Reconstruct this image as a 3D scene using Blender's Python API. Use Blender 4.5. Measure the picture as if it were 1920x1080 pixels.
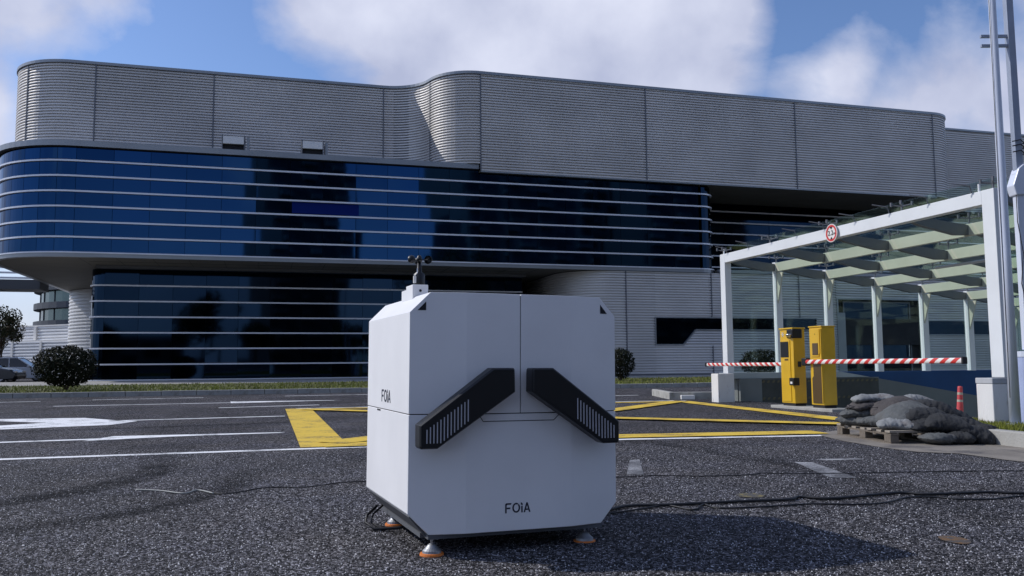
import bpy, bmesh, math, random
from math import sin, cos, pi, radians, sqrt, atan, atan2
from mathutils import Vector, Matrix, noise

random.seed(11)
for o in list(bpy.data.objects):
    bpy.data.objects.remove(o, do_unlink=True)
scene = bpy.context.scene
COL = scene.collection

# ------------------------------------------------------------ camera
cd = bpy.data.cameras.new('camera')
cam = bpy.data.objects.new('camera', cd)
COL.objects.link(cam)
scene.camera = cam
cd.sensor_fit = 'HORIZONTAL'
cd.sensor_width = 36.0
cd.lens = 1600.0 / 1920.0 * 36.0
cd.clip_start = 0.05
cd.clip_end = 6000
PITCH = atan(144 / 1600.0)
ROLL = 0.008
cam.matrix_world = (Matrix.Translation((0, 0, 0.85)) @ Matrix.Rotation(pi / 2 + PITCH, 4, 'X')
                    @ Matrix.Rotation(-ROLL, 4, 'Z'))

# ------------------------------------------------------------ light
SUN_EL = radians(40)
SX, SY = -0.970, 0.246
S = Vector((SX * cos(SUN_EL), SY * cos(SUN_EL), sin(SUN_EL))).normalized()
sl = bpy.data.lights.new('sun', 'SUN')
sl.energy = SUN_STRENGTH = 2.25
sl.angle = radians(0.5)
sl.color = (1.0, 0.97, 0.93)
sun = bpy.data.objects.new('sun', sl)
COL.objects.link(sun)
sun.rotation_euler = S.to_track_quat('Z', 'Y').to_euler()

scene.view_settings.view_transform = 'Standard'
scene.view_settings.look = 'None'
scene.view_settings.exposure = 0.40
scene.view_settings.gamma = 1.0
scene.view_settings.use_curve_mapping = False

world = bpy.data.worlds.new('World')
scene.world = world
world.use_nodes = True
wt = world.node_tree
wt.nodes.clear()
WN = wt.nodes.new


def wl(a, b):
    wt.links.new(a, b)


sky = WN('ShaderNodeTexSky')
sky.sky_type = 'NISHITA'
sky.sun_disc = False
sky.sun_elevation = SUN_EL
sky.sun_rotation = atan2(SX, SY)
sky.air_density = 1.0
sky.dust_density = 0.6
sky.ozone_density = 2.0
tc = WN('ShaderNodeTexCoord')
# clouds laid out by direction in the sky
nz = WN('ShaderNodeTexNoise')
nz.inputs['Scale'].default_value = 4.0
nz.inputs['Detail'].default_value = 12
nz.inputs['Roughness'].default_value = 0.54
nz.inputs['Distortion'].default_value = 0.25
mp = WN('ShaderNodeMapping')
mp.inputs['Scale'].default_value = (1, 1, 1.35)
mp.inputs['Location'].default_value = (3.1, 0.4, 0.7)
wl(tc.outputs['Generated'], mp.inputs['Vector'])
wl(mp.outputs[0], nz.inputs['Vector'])


def math_node(op, a, b=None, c=None, clamp=False):
    n = WN('ShaderNodeMath')
    n.operation = op
    n.use_clamp = clamp
    for i, v in enumerate((a, b, c)):
        if v is None:
            continue
        if isinstance(v, (int, float)):
            n.inputs[i].default_value = v
        else:
            wl(v, n.inputs[i])
    return n.outputs[0]


acc = None
BLOBS = [((-0.189, 0.893, 0.372+.03), .17, .95), ((-0.105, 0.896, 0.38), .17, 1.0), ((0.0, 0.90, 0.385), .20, 1.0),
         ((0.08, 0.89, 0.40), .18, 1.0), ((0.14, 0.9, 0.36), .18, .95), ((0.215, 0.87, 0.40), .13, .85),
         ((0.13, 0.93, 0.32), .14, .8),
         ((-0.47, 0.80, 0.34), .13, .55), ((-0.40, 0.81, 0.37), .09, .5), ((-0.52, 0.80, 0.26), .10, .75),
         ((0.35, 0.87, 0.30), .10, .75), ((0.42, 0.85, 0.27), .12, .8), ((0.50, 0.80, 0.23), .14, .8),
         ((0.50, 0.80, 0.30), .09, .45)]
for (cx, cy, cz), r, wgt in BLOBS:
    vd = WN('ShaderNodeVectorMath')
    vd.operation = 'DISTANCE'
    wl(tc.outputs['Generated'], vd.inputs[0])
    v = Vector((cx, cy, cz)).normalized()
    vd.inputs[1].default_value = v
    m = math_node('MULTIPLY_ADD', vd.outputs['Value'], -wgt / r, wgt)
    m = math_node('MAXIMUM', m, 0.0)
    acc = m if acc is None else math_node('MAXIMUM', acc, m)
# general scattered cloud everywhere else
n1 = math_node('MULTIPLY_ADD', nz.outputs['Fac'], 3.2, -1.42)
cl = math_node('MULTIPLY_ADD', acc, 1.35, n1)
gap = None
for (cx, cy, cz), r, wgt in [((-0.316, 0.88, 0.355), .20, 1.0), ((-0.25, 0.90, 0.30), .12, .8), ((0.304, 0.883, 0.36), .15, 1.0),
                             ((0.27, 0.92, 0.28), .10, .6), ((-0.42, .86, .27), .12, .6), ((-.2, .85, .48), .2, .6), ((.35, .8, .5), .2, .6), ((.39, .85, .355), .12, .8)]:
    vd = WN('ShaderNodeVectorMath')
    vd.operation = 'DISTANCE'
    wl(tc.outputs['Generated'], vd.inputs[0])
    vd.inputs[1].default_value = Vector((cx, cy, cz)).normalized()
    m = math_node('MULTIPLY_ADD', vd.outputs['Value'], -wgt / r, wgt)
    m = math_node('MAXIMUM', m, 0.0)
    gap = m if gap is None else math_node('MAXIMUM', gap, m)
cl = math_node('MULTIPLY_ADD', gap, -.9, cl)
cl = math_node('MULTIPLY_ADD', cl, 1.6, -.14)
cl = math_node('MAXIMUM', cl, 0.0)
cl = math_node('MINIMUM', cl, 1.0)
# low pale veil towards the horizon
sx = WN('ShaderNodeSeparateXYZ')
wl(tc.outputs['Generated'], sx.inputs[0])
hz = math_node('MULTIPLY_ADD', sx.outputs['Z'], -3.2, 0.85)
hz = math_node('MAXIMUM', hz, 0.0)
cl2 = math_node('MAXIMUM', cl, hz)
cl2 = math_node('MULTIPLY', cl2, 0.93)
# cloud shade: softer, greyer in the thick middle
nz2 = WN('ShaderNodeTexNoise')
nz2.inputs['Scale'].default_value = 7.0
nz2.inputs['Detail'].default_value = 6
mp2 = WN('ShaderNodeMapping')
mp2.inputs['Location'].default_value = (8.2, 3.3, 1.0)
wl(tc.outputs['Generated'], mp2.inputs['Vector'])
wl(mp2.outputs[0], nz2.inputs['Vector'])
rp = WN('ShaderNodeValToRGB')
rp.color_ramp.elements[0].position = 0.32
rp.color_ramp.elements[0].color = (2.4, 2.6, 3.5, 1)
rp.color_ramp.elements[1].position = 0.68
rp.color_ramp.elements[1].color = (4.0, 4.15, 4.9, 1)
wl(nz2.outputs['Fac'], rp.inputs[0])
mx = WN('ShaderNodeMixRGB')
wl(cl2, mx.inputs['Fac'])
tint = WN('ShaderNodeMixRGB')
tint.blend_type = 'MULTIPLY'
tint.inputs['Fac'].default_value = 1
tint.inputs[2].default_value = (.50, .56, .70, 1)
wl(sky.outputs[0], tint.inputs[1])
wl(tint.outputs[0], mx.inputs[1])
wl(rp.outputs[0], mx.inputs[2])
bg = WN('ShaderNodeBackground')
SKY_STRENGTH = 0.15
bg.inputs['Strength'].default_value = SKY_STRENGTH
wl(mx.outputs[0], bg.inputs['Color'])
wo = WN('ShaderNodeOutputWorld')
wl(bg.outputs[0], wo.inputs['Surface'])

# ------------------------------------------------------------ materials
MATS = {}


def mat(name, col, rough=0.6, metal=0.0, var=0.0, vscale=2.0, bump=0.0, bscale=60.0, spec=0.5, objvar=0.0,
        col2=None, c2scale=3.0, c2lo=0.5, c2hi=0.7, coords='Object', stretch=(1, 1, 1), coat=0.0):
    if name in MATS:
        return MATS[name]
    m = bpy.data.materials.new(name)
    m.use_nodes = True
    t = m.node_tree
    b = t.nodes['Principled BSDF']
    b.inputs['Base Color'].default_value = (*col, 1)
    b.inputs['Roughness'].default_value = rough
    b.inputs['Metallic'].default_value = metal
    b.inputs['Specular IOR Level'].default_value = spec
    if coat:
        b.inputs['Coat Weight'].default_value = coat
        b.inputs['Coat Roughness'].default_value = 0.08
    if var or bump or col2:
        tcn = t.nodes.new('ShaderNodeTexCoord')
        mpn = t.nodes.new('ShaderNodeMapping')
        mpn.inputs['Scale'].default_value = stretch
        t.links.new(tcn.outputs[coords], mpn.inputs['Vector'])
    out = None
    if var:
        n = t.nodes.new('ShaderNodeTexNoise')
        n.inputs['Scale'].default_value = vscale
        n.inputs['Detail'].default_value = 6
        t.links.new(mpn.outputs[0], n.inputs['Vector'])
        mr = t.nodes.new('ShaderNodeMapRange')
        mr.inputs['From Min'].default_value = 0.3
        mr.inputs['From Max'].default_value = 0.7
        mr.inputs['To Min'].default_value = 1 - var
        mr.inputs['To Max'].default_value = 1 + var
        t.links.new(n.outputs['Fac'], mr.inputs['Value'])
        mul = t.nodes.new('ShaderNodeMixRGB')
        mul.blend_type = 'MULTIPLY'
        mul.inputs['Fac'].default_value = 1
        mul.inputs[1].default_value = (*col, 1)
        t.links.new(mr.outputs[0], mul.inputs[2])
        out = mul.outputs[0]
    if col2:
        n = t.nodes.new('ShaderNodeTexNoise')
        n.inputs['Scale'].default_value = c2scale
        n.inputs['Detail'].default_value = 8
        n.inputs['Roughness'].default_value = 0.6
        t.links.new(mpn.outputs[0], n.inputs['Vector'])
        mr = t.nodes.new('ShaderNodeMapRange')
        mr.inputs['From Min'].default_value = c2lo
        mr.inputs['From Max'].default_value = c2hi
        t.links.new(n.outputs['Fac'], mr.inputs['Value'])
        mxn = t.nodes.new('ShaderNodeMixRGB')
        t.links.new(mr.outputs[0], mxn.inputs['Fac'])
        if out:
            t.links.new(out, mxn.inputs[1])
        else:
            mxn.inputs[1].default_value = (*col, 1)
        mxn.inputs[2].default_value = (*col2, 1)
        out = mxn.outputs[0]
    if objvar:
        oi = t.nodes.new('ShaderNodeObjectInfo')
        mr = t.nodes.new('ShaderNodeMapRange')
        mr.inputs['To Min'].default_value = 1 - objvar
        mr.inputs['To Max'].default_value = 1 + objvar
        t.links.new(oi.outputs['Random'], mr.inputs['Value'])
        mo = t.nodes.new('ShaderNodeMixRGB')
        mo.blend_type = 'MULTIPLY'
        mo.inputs['Fac'].default_value = 1
        if out:
            t.links.new(out, mo.inputs[1])
        else:
            mo.inputs[1].default_value = (*col, 1)
        t.links.new(mr.outputs[0], mo.inputs[2])
        out = mo.outputs[0]
    if out:
        t.links.new(out, b.inputs['Base Color'])
    if bump:
        n = t.nodes.new('ShaderNodeTexNoise')
        n.inputs['Scale'].default_value = bscale
        n.inputs['Detail'].default_value = 5
        t.links.new(mpn.outputs[0], n.inputs['Vector'])
        bp = t.nodes.new('ShaderNodeBump')
        bp.inputs['Strength'].default_value = bump
        bp.inputs['Distance'].default_value = 0.02
        t.links.new(n.outputs['Fac'], bp.inputs['Height'])
        t.links.new(bp.outputs[0], b.inputs['Normal'])
    MATS[name] = m
    return m


def clear_glass(name, tint, gloss=0.12):
    m = bpy.data.materials.new(name)
    m.use_nodes = True
    t = m.node_tree
    t.nodes.clear()
    tr = t.nodes.new('ShaderNodeBsdfTransparent')
    tr.inputs['Color'].default_value = (*tint, 1)
    gl = t.nodes.new('ShaderNodeBsdfGlossy')
    gl.inputs['Roughness'].default_value = 0.03
    gl.inputs['Color'].default_value = (.8, .9, .88, 1)
    lw = t.nodes.new('ShaderNodeLayerWeight')
    lw.inputs['Blend'].default_value = .35
    pwn = t.nodes.new('ShaderNodeMath')
    pwn.operation = 'POWER'
    pwn.inputs[1].default_value = 3.5
    t.links.new(lw.outputs['Facing'], pwn.inputs[0])
    fr = t.nodes.new('ShaderNodeMath')
    fr.operation = 'MULTIPLY_ADD'
    fr.inputs[1].default_value = .5
    fr.inputs[2].default_value = .03
    t.links.new(pwn.outputs[0], fr.inputs[0])
    ms = t.nodes.new('ShaderNodeMixShader')
    t.links.new(fr.outputs[0], ms.inputs[0])
    t.links.new(tr.outputs[0], ms.inputs[1])
    t.links.new(gl.outputs[0], ms.inputs[2])
    o = t.nodes.new('ShaderNodeOutputMaterial')
    t.links.new(ms.outputs[0], o.inputs['Surface'])
    MATS[name] = m
    return m


def grain_mat(name):
    m = bpy.data.materials.new(name)
    m.use_nodes = True
    t = m.node_tree
    b = t.nodes['Principled BSDF']
    g_ = t.nodes.new('ShaderNodeNewGeometry')
    cr = t.nodes.new('ShaderNodeValToRGB')
    e = cr.color_ramp.elements
    e[0].position = 0.0
    e[0].color = (.012, .012, .014, 1)
    e[1].position = 1.0
    e[1].color = (.60, .60, .63, 1)
    x = e.new(.45)
    x.color = (.035, .035, .04, 1)
    x = e.new(.8)
    x.color = (.15, .147, .16, 1)
    t.links.new(g_.outputs['Random Per Island'], cr.inputs[0])
    t.links.new(cr.outputs[0], b.inputs['Base Color'])
    b.inputs['Roughness'].default_value = .7
    MATS[name] = m
    return m


def asphalt_mat(name, dark, light, scale, tone=(1, 1, 1)):
    m = bpy.data.materials.new(name)
    m.use_nodes = True
    t = m.node_tree
    b = t.nodes['Principled BSDF']
    L = t.links.new
    tcn = t.nodes.new('ShaderNodeTexCoord')
    v = t.nodes.new('ShaderNodeTexVoronoi')
    v.inputs['Scale'].default_value = scale
    L(tcn.outputs['Object'], v.inputs['Vector'])
    sp = t.nodes.new('ShaderNodeSeparateColor')
    L(v.outputs['Color'], sp.inputs[0])
    cr = t.nodes.new('ShaderNodeValToRGB')
    e = cr.color_ramp.elements
    e[0].position = 0.0
    e[0].color = (*[dark * c for c in (.95, .97, 1.05)], 1)
    e[1].position = 1.0
    e[1].color = (*[light * c for c in (.98, .98, 1.05)], 1)
    x = e.new(0.50)
    x.color = (*[dark * 1.7 * c for c in (1, 1, 1.08)], 1)
    x = e.new(0.78)
    x.color = (*[light * .34 * c for c in (1, .97, 1.04)], 1)
    L(sp.outputs[0], cr.inputs[0])
    # broad stains and tyre wear
    n = t.nodes.new('ShaderNodeTexNoise')
    n.inputs['Scale'].default_value = 0.32
    n.inputs['Distortion'].default_value = 1.2
    n.inputs['Detail'].default_value = 7
    n.inputs['Roughness'].default_value = 0.6
    L(tcn.outputs['Object'], n.inputs['Vector'])
    mr = t.nodes.new('ShaderNodeMapRange')
    mr.inputs['From Min'].default_value = 0.34
    mr.inputs['From Max'].default_value = 0.66
    mr.inputs['To Min'].default_value = 0.58
    mr.inputs['To Max'].default_value = 1.32
    L(n.outputs['Fac'], mr.inputs['Value'])
    mu = t.nodes.new('ShaderNodeMixRGB')
    mu.blend_type = 'MULTIPLY'
    mu.inputs['Fac'].default_value = 1
    L(cr.outputs[0], mu.inputs[1])
    L(mr.outputs[0], mu.inputs[2])
    # brownish tint patches
    n2 = t.nodes.new('ShaderNodeTexNoise')
    n2.inputs['Scale'].default_value = 1.3
    n2.inputs['Detail'].default_value = 4
    L(tcn.outputs['Object'], n2.inputs['Vector'])
    cr2 = t.nodes.new('ShaderNodeValToRGB')
    cr2.color_ramp.elements[0].position = .38
    cr2.color_ramp.elements[0].color = (.98, .97, 1.03, 1)
    cr2.color_ramp.elements[1].position = .68
    cr2.color_ramp.elements[1].color = (1.06, 1.0, .95, 1)
    L(n2.outputs['Fac'], cr2.inputs[0])
    mu2 = t.nodes.new('ShaderNodeMixRGB')
    mu2.blend_type = 'MULTIPLY'
    mu2.inputs['Fac'].default_value = 1
    L(mu.outputs[0], mu2.inputs[1])
    L(cr2.outputs[0], mu2.inputs[2])
    # fine sparkle grains
    v3 = t.nodes.new('ShaderNodeTexVoronoi')
    v3.inputs['Scale'].default_value = scale * 2.1
    L(tcn.outputs['Object'], v3.inputs['Vector'])
    sp3 = t.nodes.new('ShaderNodeSeparateColor')
    L(v3.outputs['Color'], sp3.inputs[0])
    mr3 = t.nodes.new('ShaderNodeMapRange')
    mr3.inputs['To Min'].default_value = 0.45
    mr3.inputs['To Max'].default_value = 1.55
    L(sp3.outputs[1], mr3.inputs['Value'])
    mu3 = t.nodes.new('ShaderNodeMixRGB')
    mu3.blend_type = 'MULTIPLY'
    mu3.inputs['Fac'].default_value = 1
    L(mu2.outputs[0], mu3.inputs[1])
    L(mr3.outputs[0], mu3.inputs[2])
    L(mu3.outputs[0], b.inputs['Base Color'])
    b.inputs['Roughness'].default_value = 0.82
    b.inputs['Specular IOR Level'].default_value = 0.12
    bp = t.nodes.new('ShaderNodeBump')
    bp.inputs['Strength'].default_value = 0.85
    bp.inputs['Distance'].default_value = 0.009
    L(v.outputs['Distance'], bp.inputs['Height'])
    bp.invert = True
    L(bp.outputs[0], b.inputs['Normal'])
    MATS[name] = m
    return m


def paint_mat(name, col, wear=(.08, .08, .085), lo=.50, hi=.62):
    """road paint: worn through to the asphalt grain"""
    m = bpy.data.materials.new(name)
    m.use_nodes = True
    t = m.node_tree
    L = t.links.new
    b = t.nodes['Principled BSDF']
    tcn = t.nodes.new('ShaderNodeTexCoord')
    n = t.nodes.new('ShaderNodeTexNoise')
    n.inputs['Scale'].default_value = 2.2
    n.inputs['Detail'].default_value = 10
    n.inputs['Roughness'].default_value = .72
    L(tcn.outputs['Object'], n.inputs['Vector'])
    v = t.nodes.new('ShaderNodeTexVoronoi')
    v.inputs['Scale'].default_value = 110
    L(tcn.outputs['Object'], v.inputs['Vector'])
    sp = t.nodes.new('ShaderNodeSeparateColor')
    L(v.outputs['Color'], sp.inputs[0])
    ad = t.nodes.new('ShaderNodeMath')
    ad.operation = 'MULTIPLY_ADD'
    L(sp.outputs[0], ad.inputs[0])
    ad.inputs[1].default_value = .16
    L(n.outputs['Fac'], ad.inputs[2])
    mr = t.nodes.new('ShaderNodeMapRange')
    mr.inputs['From Min'].default_value = lo + .1
    mr.inputs['From Max'].default_value = hi + .12
    L(ad.outputs[0], mr.inputs['Value'])
    mxn = t.nodes.new('ShaderNodeMixRGB')
    mxn.inputs[1].default_value = (*col, 1)
    mxn.inputs[2].default_value = (*wear, 1)
    L(mr.outputs[0], mxn.inputs['Fac'])
    L(mxn.outputs[0], b.inputs['Base Color'])
    b.inputs['Roughness'].default_value = .7
    bp = t.nodes.new('ShaderNodeBump')
    bp.inputs['Strength'].default_value = .4
    bp.inputs['Distance'].default_value = .003
    L(v.outputs['Distance'], bp.inputs['Height'])
    L(bp.outputs[0], b.inputs['Normal'])
    MATS[name] = m
    return m


M_asphalt = asphalt_mat('asphalt', 0.009, 0.30, 84)
M_white_paint = paint_mat('white road paint', (.86, .86, .86))
M_worn_white = paint_mat('worn white paint', (.45, .45, .46), lo=.30, hi=.52)
M_yellow_paint = paint_mat('yellow road paint', (.74, .50, .045), wear=(.16, .11, .05))
M_robot = mat('white powder coat', (.86, .85, .845), .42, 0, var=.045, vscale=2.5, bump=.02, bscale=300)
M_gap = mat('dark gap', (.012, .012, .015), .8)
M_black = mat('black plastic', (.006, .007, .009), .4, bump=.03, bscale=200)
M_ink = mat('navy print', (.012, .014, .035), .5)
M_under = mat('dark underframe', (.10, .105, .115), .6, .0)
M_chrome = mat('stainless steel', (.55, .56, .58), .22, 1.0)
M_orange = mat('orange rubber', (.72, .20, .03), .55)
M_rubber = mat('black rubber', (.02, .02, .022), .7)
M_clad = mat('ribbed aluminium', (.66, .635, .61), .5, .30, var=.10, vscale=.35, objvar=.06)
M_clad_lit = mat('sunlit ribbed metal', (.80, .80, .80), .5, .0, var=.06, vscale=.4)  # whitened beyond the main cladding so these walls read as sunlit
M_coping = mat('coping metal', (.30, .31, .32), .4, .7, var=.08, vscale=.5)
M_seam = mat('seam metal', (.16, .165, .18), .5, .5)
M_fin = mat('aluminium fin', (.74, .74, .78), .4, .4, var=.06, vscale=.6)
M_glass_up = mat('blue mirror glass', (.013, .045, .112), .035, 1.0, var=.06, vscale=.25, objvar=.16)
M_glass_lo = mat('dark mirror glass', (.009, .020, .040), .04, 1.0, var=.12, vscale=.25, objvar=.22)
M_dark = mat('dark interior', (.012, .013, .018), .6)
M_soffit = mat('soffit board', (.15, .140, .115), .7, .0, var=.1, vscale=.6)
M_roof = mat('roof membrane', (.22, .22, .22), .9)
M_concrete = mat('concrete', (.34, .33, .31), .9, var=.18, vscale=1.4, bump=.25, bscale=40, col2=(.20, .17, .13),
                 c2scale=1.1, c2lo=.52, c2hi=.75)
M_kerb = mat('kerb concrete', (.38, .37, .34), .9, var=.15, vscale=3, bump=.3, bscale=45, col2=(.16, .14, .10),
             c2scale=3.5, c2lo=.55, c2hi=.75)
M_pad = mat('dusty concrete', (.22, .195, .165), .92, var=.25, vscale=2.6, bump=.35, bscale=60, col2=(.10, .09, .085),
            c2scale=2.4, c2lo=.5, c2hi=.66)
M_soil = mat('lawn soil', (.065, .070, .014), .95, var=.3, vscale=1.2)
M_grass = mat('grass blades', (.17, .19, .018), .8, var=.45, vscale=.8, col2=(.16, .13, .05), c2scale=2.2)
M_leaf = mat('bush leaves', (.014, .018, .008), .75, var=.55, vscale=5, col2=(.04, .022, .012), c2scale=5, c2lo=.55, c2hi=.72, spec=.15)
M_leaf_tree = mat('tree leaves', (.035, .045, .014), .7, var=.5, vscale=3, col2=(.13, .06, .02), c2scale=2.2, c2lo=.55, c2hi=.7)
M_bark = mat('bark', (.07, .05, .035), .9, bump=.6, bscale=20)
M_frame = mat('white steel paint', (.72, .74, .75), .45, var=.05, vscale=1.5)
M_beam = mat('glass-tinted steel paint', (.54, .54, .43), .5, var=.08, vscale=1.5)  # tint of sunlight through the roof glass put into the paint
M_rafter = mat('shaded steel', (.16, .17, .175), .5, .3)  # darkened to stand for the rafters' shaded visible side
M_pglass = clear_glass('canopy glass', (.88, .945, .915))
M_pillar = mat('stained white render', (.72, .71, .69), .85, var=.06, vscale=4, bump=.2, bscale=50,
               col2=(.30, .20, .12), c2scale=5.5, c2lo=.58, c2hi=.72, stretch=(1, 1, .28))
M_wallgrey = mat('grey ramp wall', (.17, .185, .18), .85, var=.10, vscale=1.5, bump=.15, bscale=30)
M_wallblue = mat('blue ramp wall', (.012, .060, .170), .8, var=.10, vscale=1.5)
M_walldark = mat('dark guard panel', (.05, .055, .05), .7, var=.25, vscale=3)
M_hazy = mat('worn yellow dash', (.12, .105, .06), .8)
M_yel = mat('yellow enamel', (.66, .39, .010), .38, var=.07, vscale=4, coat=.3, bump=.03, bscale=80)
M_yel_gloss = mat('brown plastic cover', (.09, .055, .02), .2)
M_red = mat('red paint', (.60, .035, .03), .45)
M_whitep = mat('white paint', (.78, .76, .72), .5)
M_post = mat('faded red plastic', (.52, .06, .065), .6, var=.12, vscale=9)
M_reflect = mat('reflective band', (.42, .40, .32), .4)
M_pole = mat('white pole paint', (.66, .70, .80), .38, .1, var=.06, vscale=5, stretch=(1, 1, .2))
M_pole2 = mat('grey mast paint', (.34, .38, .46), .45, .3, var=.08, vscale=5)
M_bluebox = mat('pale blue housing', (.36, .42, .62), .5, var=.07, vscale=4)
M_cable = mat('black cable', (.012, .012, .014), .55)
M_gcable = mat('pale cable end', (.35, .35, .33), .6)
M_wood = mat('weathered shaded pallet wood', (.17, .14, .11), .85, var=.25, vscale=7, bump=.4, bscale=50, stretch=(1, 6, 1),  # darker than the deck boards, carrying the shade beneath them
             col2=(.10, .08, .06), c2scale=6, c2lo=.5, c2hi=.7)
M_bag1 = mat('grey woven sack', (.095, .10, .10), .9, var=.22, vscale=8, bump=.5, bscale=34, col2=(.09, .085, .08), c2scale=6)
M_bag2 = mat('dusty grey sack', (.22, .228, .23), .9, var=.18, vscale=8, bump=.5, bscale=34, col2=(.16, .14, .13), c2scale=6)
M_bag3 = mat('shaded sack', (.026, .027, .029), .9, var=.25, vscale=8, bump=.5, bscale=34)  # grey lowered to carry the shade on the heap's right side
M_bag4 = mat('brownish sack', (.066, .058, .056), .9, var=.25, vscale=8, bump=.5, bscale=34)
M_carw = mat('white car paint', (.62, .63, .66), .3, .0, coat=.6)
M_card = mat('dark car paint', (.018, .022, .03), .3, .2, coat=.6)
M_carglass = mat('car glass', (.01, .012, .015), .05, spec=.8)
M_tyre = mat('tyre rubber', (.015, .015, .015), .85)
M_rim = mat('alloy rim', (.4, .4, .42), .3, .9)
M_lamp = mat('lamp glass', (.5, .5, .52), .1)
M_far_band = mat('far slab edge', (.075, .085, .10), .7)
M_far_glass = mat('far green glass', (.10, .145, .15), .15, .6, var=.1, vscale=1)
M_block = mat('apartment render', (.11, .10, .095), .85, var=.08, vscale=.2)
M_block2 = mat('apartment render pale', (.15, .145, .135), .85, var=.08, vscale=.2)
M_win = mat('apartment window', (.03, .035, .045), .1, .3)


# ------------------------------------------------------------ helpers
class MB:
    def __init__(s):
        s.v = []
        s.f = []

    def quad(s, a, b, c, d):
        n = len(s.v)
        s.v += [a, b, c, d]
        s.f.append((n, n + 1, n + 2, n + 3))
        return s

    def box(s, x0, x1, y0, y1, z0, z1):
        n = len(s.v)
        s.v += [(x0, y0, z0), (x1, y0, z0), (x1, y1, z0), (x0, y1, z0), (x0, y0, z1), (x1, y0, z1), (x1, y1, z1), (x0, y1, z1)]
        s.f += [tuple(n + i for i in q) for q in
                ((0, 3, 2, 1), (4, 5, 6, 7), (0, 1, 5, 4), (1, 2, 6, 5), (2, 3, 7, 6), (3, 0, 4, 7))]
        return s

    def prism(s, poly, axis, lo, hi):
        """extrude a polygon; axis = the extrusion axis, poly in the other two (in x,y,z order)"""
        def P(a, b, c):
            return {'x': (c, a, b), 'y': (a, c, b), 'z': (a, b, c)}[axis]
        n = len(s.v)
        k = len(poly)
        s.v += [P(a, b, lo) for a, b in poly] + [P(a, b, hi) for a, b in poly]
        s.f.append(tuple(n + i for i in range(k))[::-1])
        s.f.append(tuple(n + k + i for i in range(k)))
        for i in range(k):
            j = (i + 1) % k
            s.f.append((n + i, n + j, n + k + j, n + k + i))
        return s

    def tube(s, pts, r, n=10, r1=None, cap=True):
        pts = [Vector(p) for p in pts]
        m = len(pts)
        base = len(s.v)
        up = Vector((0, 0, 1))
        for i, p in enumerate(pts):
            a = pts[max(i - 1, 0)]
            b = pts[min(i + 1, m - 1)]
            t = (b - a).normalized()
            x = t.cross(up)
            if x.length < 1e-3:
                x = t.cross(Vector((1, 0, 0)))
            x.normalize()
            y = x.cross(t)
            rr = r if r1 is None else r + (r1 - r) * i / (m - 1)
            for k in range(n):
                an = 2 * pi * k / n
                s.v.append(tuple(p + x * cos(an) * rr + y * sin(an) * rr))
        for i in range(m - 1):
            for k in range(n):
                k2 = (k + 1) % n
                s.f.append((base + i * n + k, base + i * n + k2, base + (i + 1) * n + k2, base + (i + 1) * n + k))
        if cap:
            s.f.append(tuple(base + k for k in range(n))[::-1])
            s.f.append(tuple(base + (m - 1) * n + k for k in range(n)))
        return s

    def lathe(s, prof, c=(0, 0, 0), n=20):
        """prof: list of (r,z)"""
        base = len(s.v)
        for r, z in prof:
            for k in range(n):
                a = 2 * pi * k / n
                s.v.append((c[0] + r * cos(a), c[1] + r * sin(a), c[2] + z))
        m = len(prof)
        for i in range(m - 1):
            for k in range(n):
                k2 = (k + 1) % n
                s.f.append((base + i * n + k, base + i * n + k2, base + (i + 1) * n + k2, base + (i + 1) * n + k))
        s.f.append(tuple(base + k for k in range(n))[::-1])
        s.f.append(tuple(base + (m - 1) * n + k for k in range(n)))
        return s

    def mesh(s, name, m, smooth=False):
        me = bpy.data.meshes.new(name)
        me.from_pydata(s.v, [], s.f)
        me.materials.append(m)
        if smooth:
            me.polygons.foreach_set('use_smooth', [True] * len(me.polygons))
        me.update()
        return me

    def build(s, name, m, parent=None, bevel=0.0, smooth=False, fixn=True, segs=2):
        me = s.mesh(name, m, smooth)
        if fixn:
            bm = bmesh.new()
            bm.from_mesh(me)
            bmesh.ops.recalc_face_normals(bm, faces=bm.faces)
            bm.to_mesh(me)
            bm.free()
        o = bpy.data.objects.new(name, me)
        COL.objects.link(o)
        if parent:
            o.parent = parent
        if bevel:
            b = o.modifiers.new('bevel', 'BEVEL')
            b.width = bevel
            b.segments = segs
            b.limit_method = 'ANGLE'
            b.angle_limit = radians(28)
            b.harden_normals = False
        return o


def tag(o, label=None, cat=None, group=None, kind=None):
    if label:
        o['label'] = label
    if cat:
        o['category'] = cat
    if group:
        o['group'] = group
    if kind:
        o['kind'] = kind
    return o


def empty(name, loc, rz=0.0, label=None, cat=None, group=None):
    o = bpy.data.objects.new(name, None)
    COL.objects.link(o)
    o.location = loc
    o.rotation_euler = (0, 0, rz)
    tag(o, label, cat, group)
    return o


def inst(me, name, parent, loc=(0, 0, 0), rot=(0, 0, 0)):
    o = bpy.data.objects.new(name, me)
    COL.objects.link(o)
    o.parent = parent
    o.location = loc
    o.rotation_euler = rot
    return o


def structure(name, mb, m, **k):
    o = mb.build(name, m, **k)
    o['kind'] = 'structure'
    return o


def arc(cx, cy, r, a0, a1, n):
    return [(cx + r * cos(radians(a0 + (a1 - a0) * i / n)), cy + r * sin(radians(a0 + (a1 - a0) * i / n))) for i in range(n + 1)]


def text_mesh(body, size, name, m, depth=0.002):
    c = bpy.data.curves.new(name, 'FONT')
    c.body = body
    c.size = size
    c.extrude = depth
    c.align_x = 'CENTER'
    c.align_y = 'CENTER'
    o = bpy.data.objects.new('tmp', c)
    COL.objects.link(o)
    dg = bpy.context.evaluated_depsgraph_get()
    me = bpy.data.meshes.new_from_object(o.evaluated_get(dg))
    bpy.data.objects.remove(o, do_unlink=True)
    me.name = name
    me.materials.clear()
    me.materials.append(m)
    return me

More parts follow.
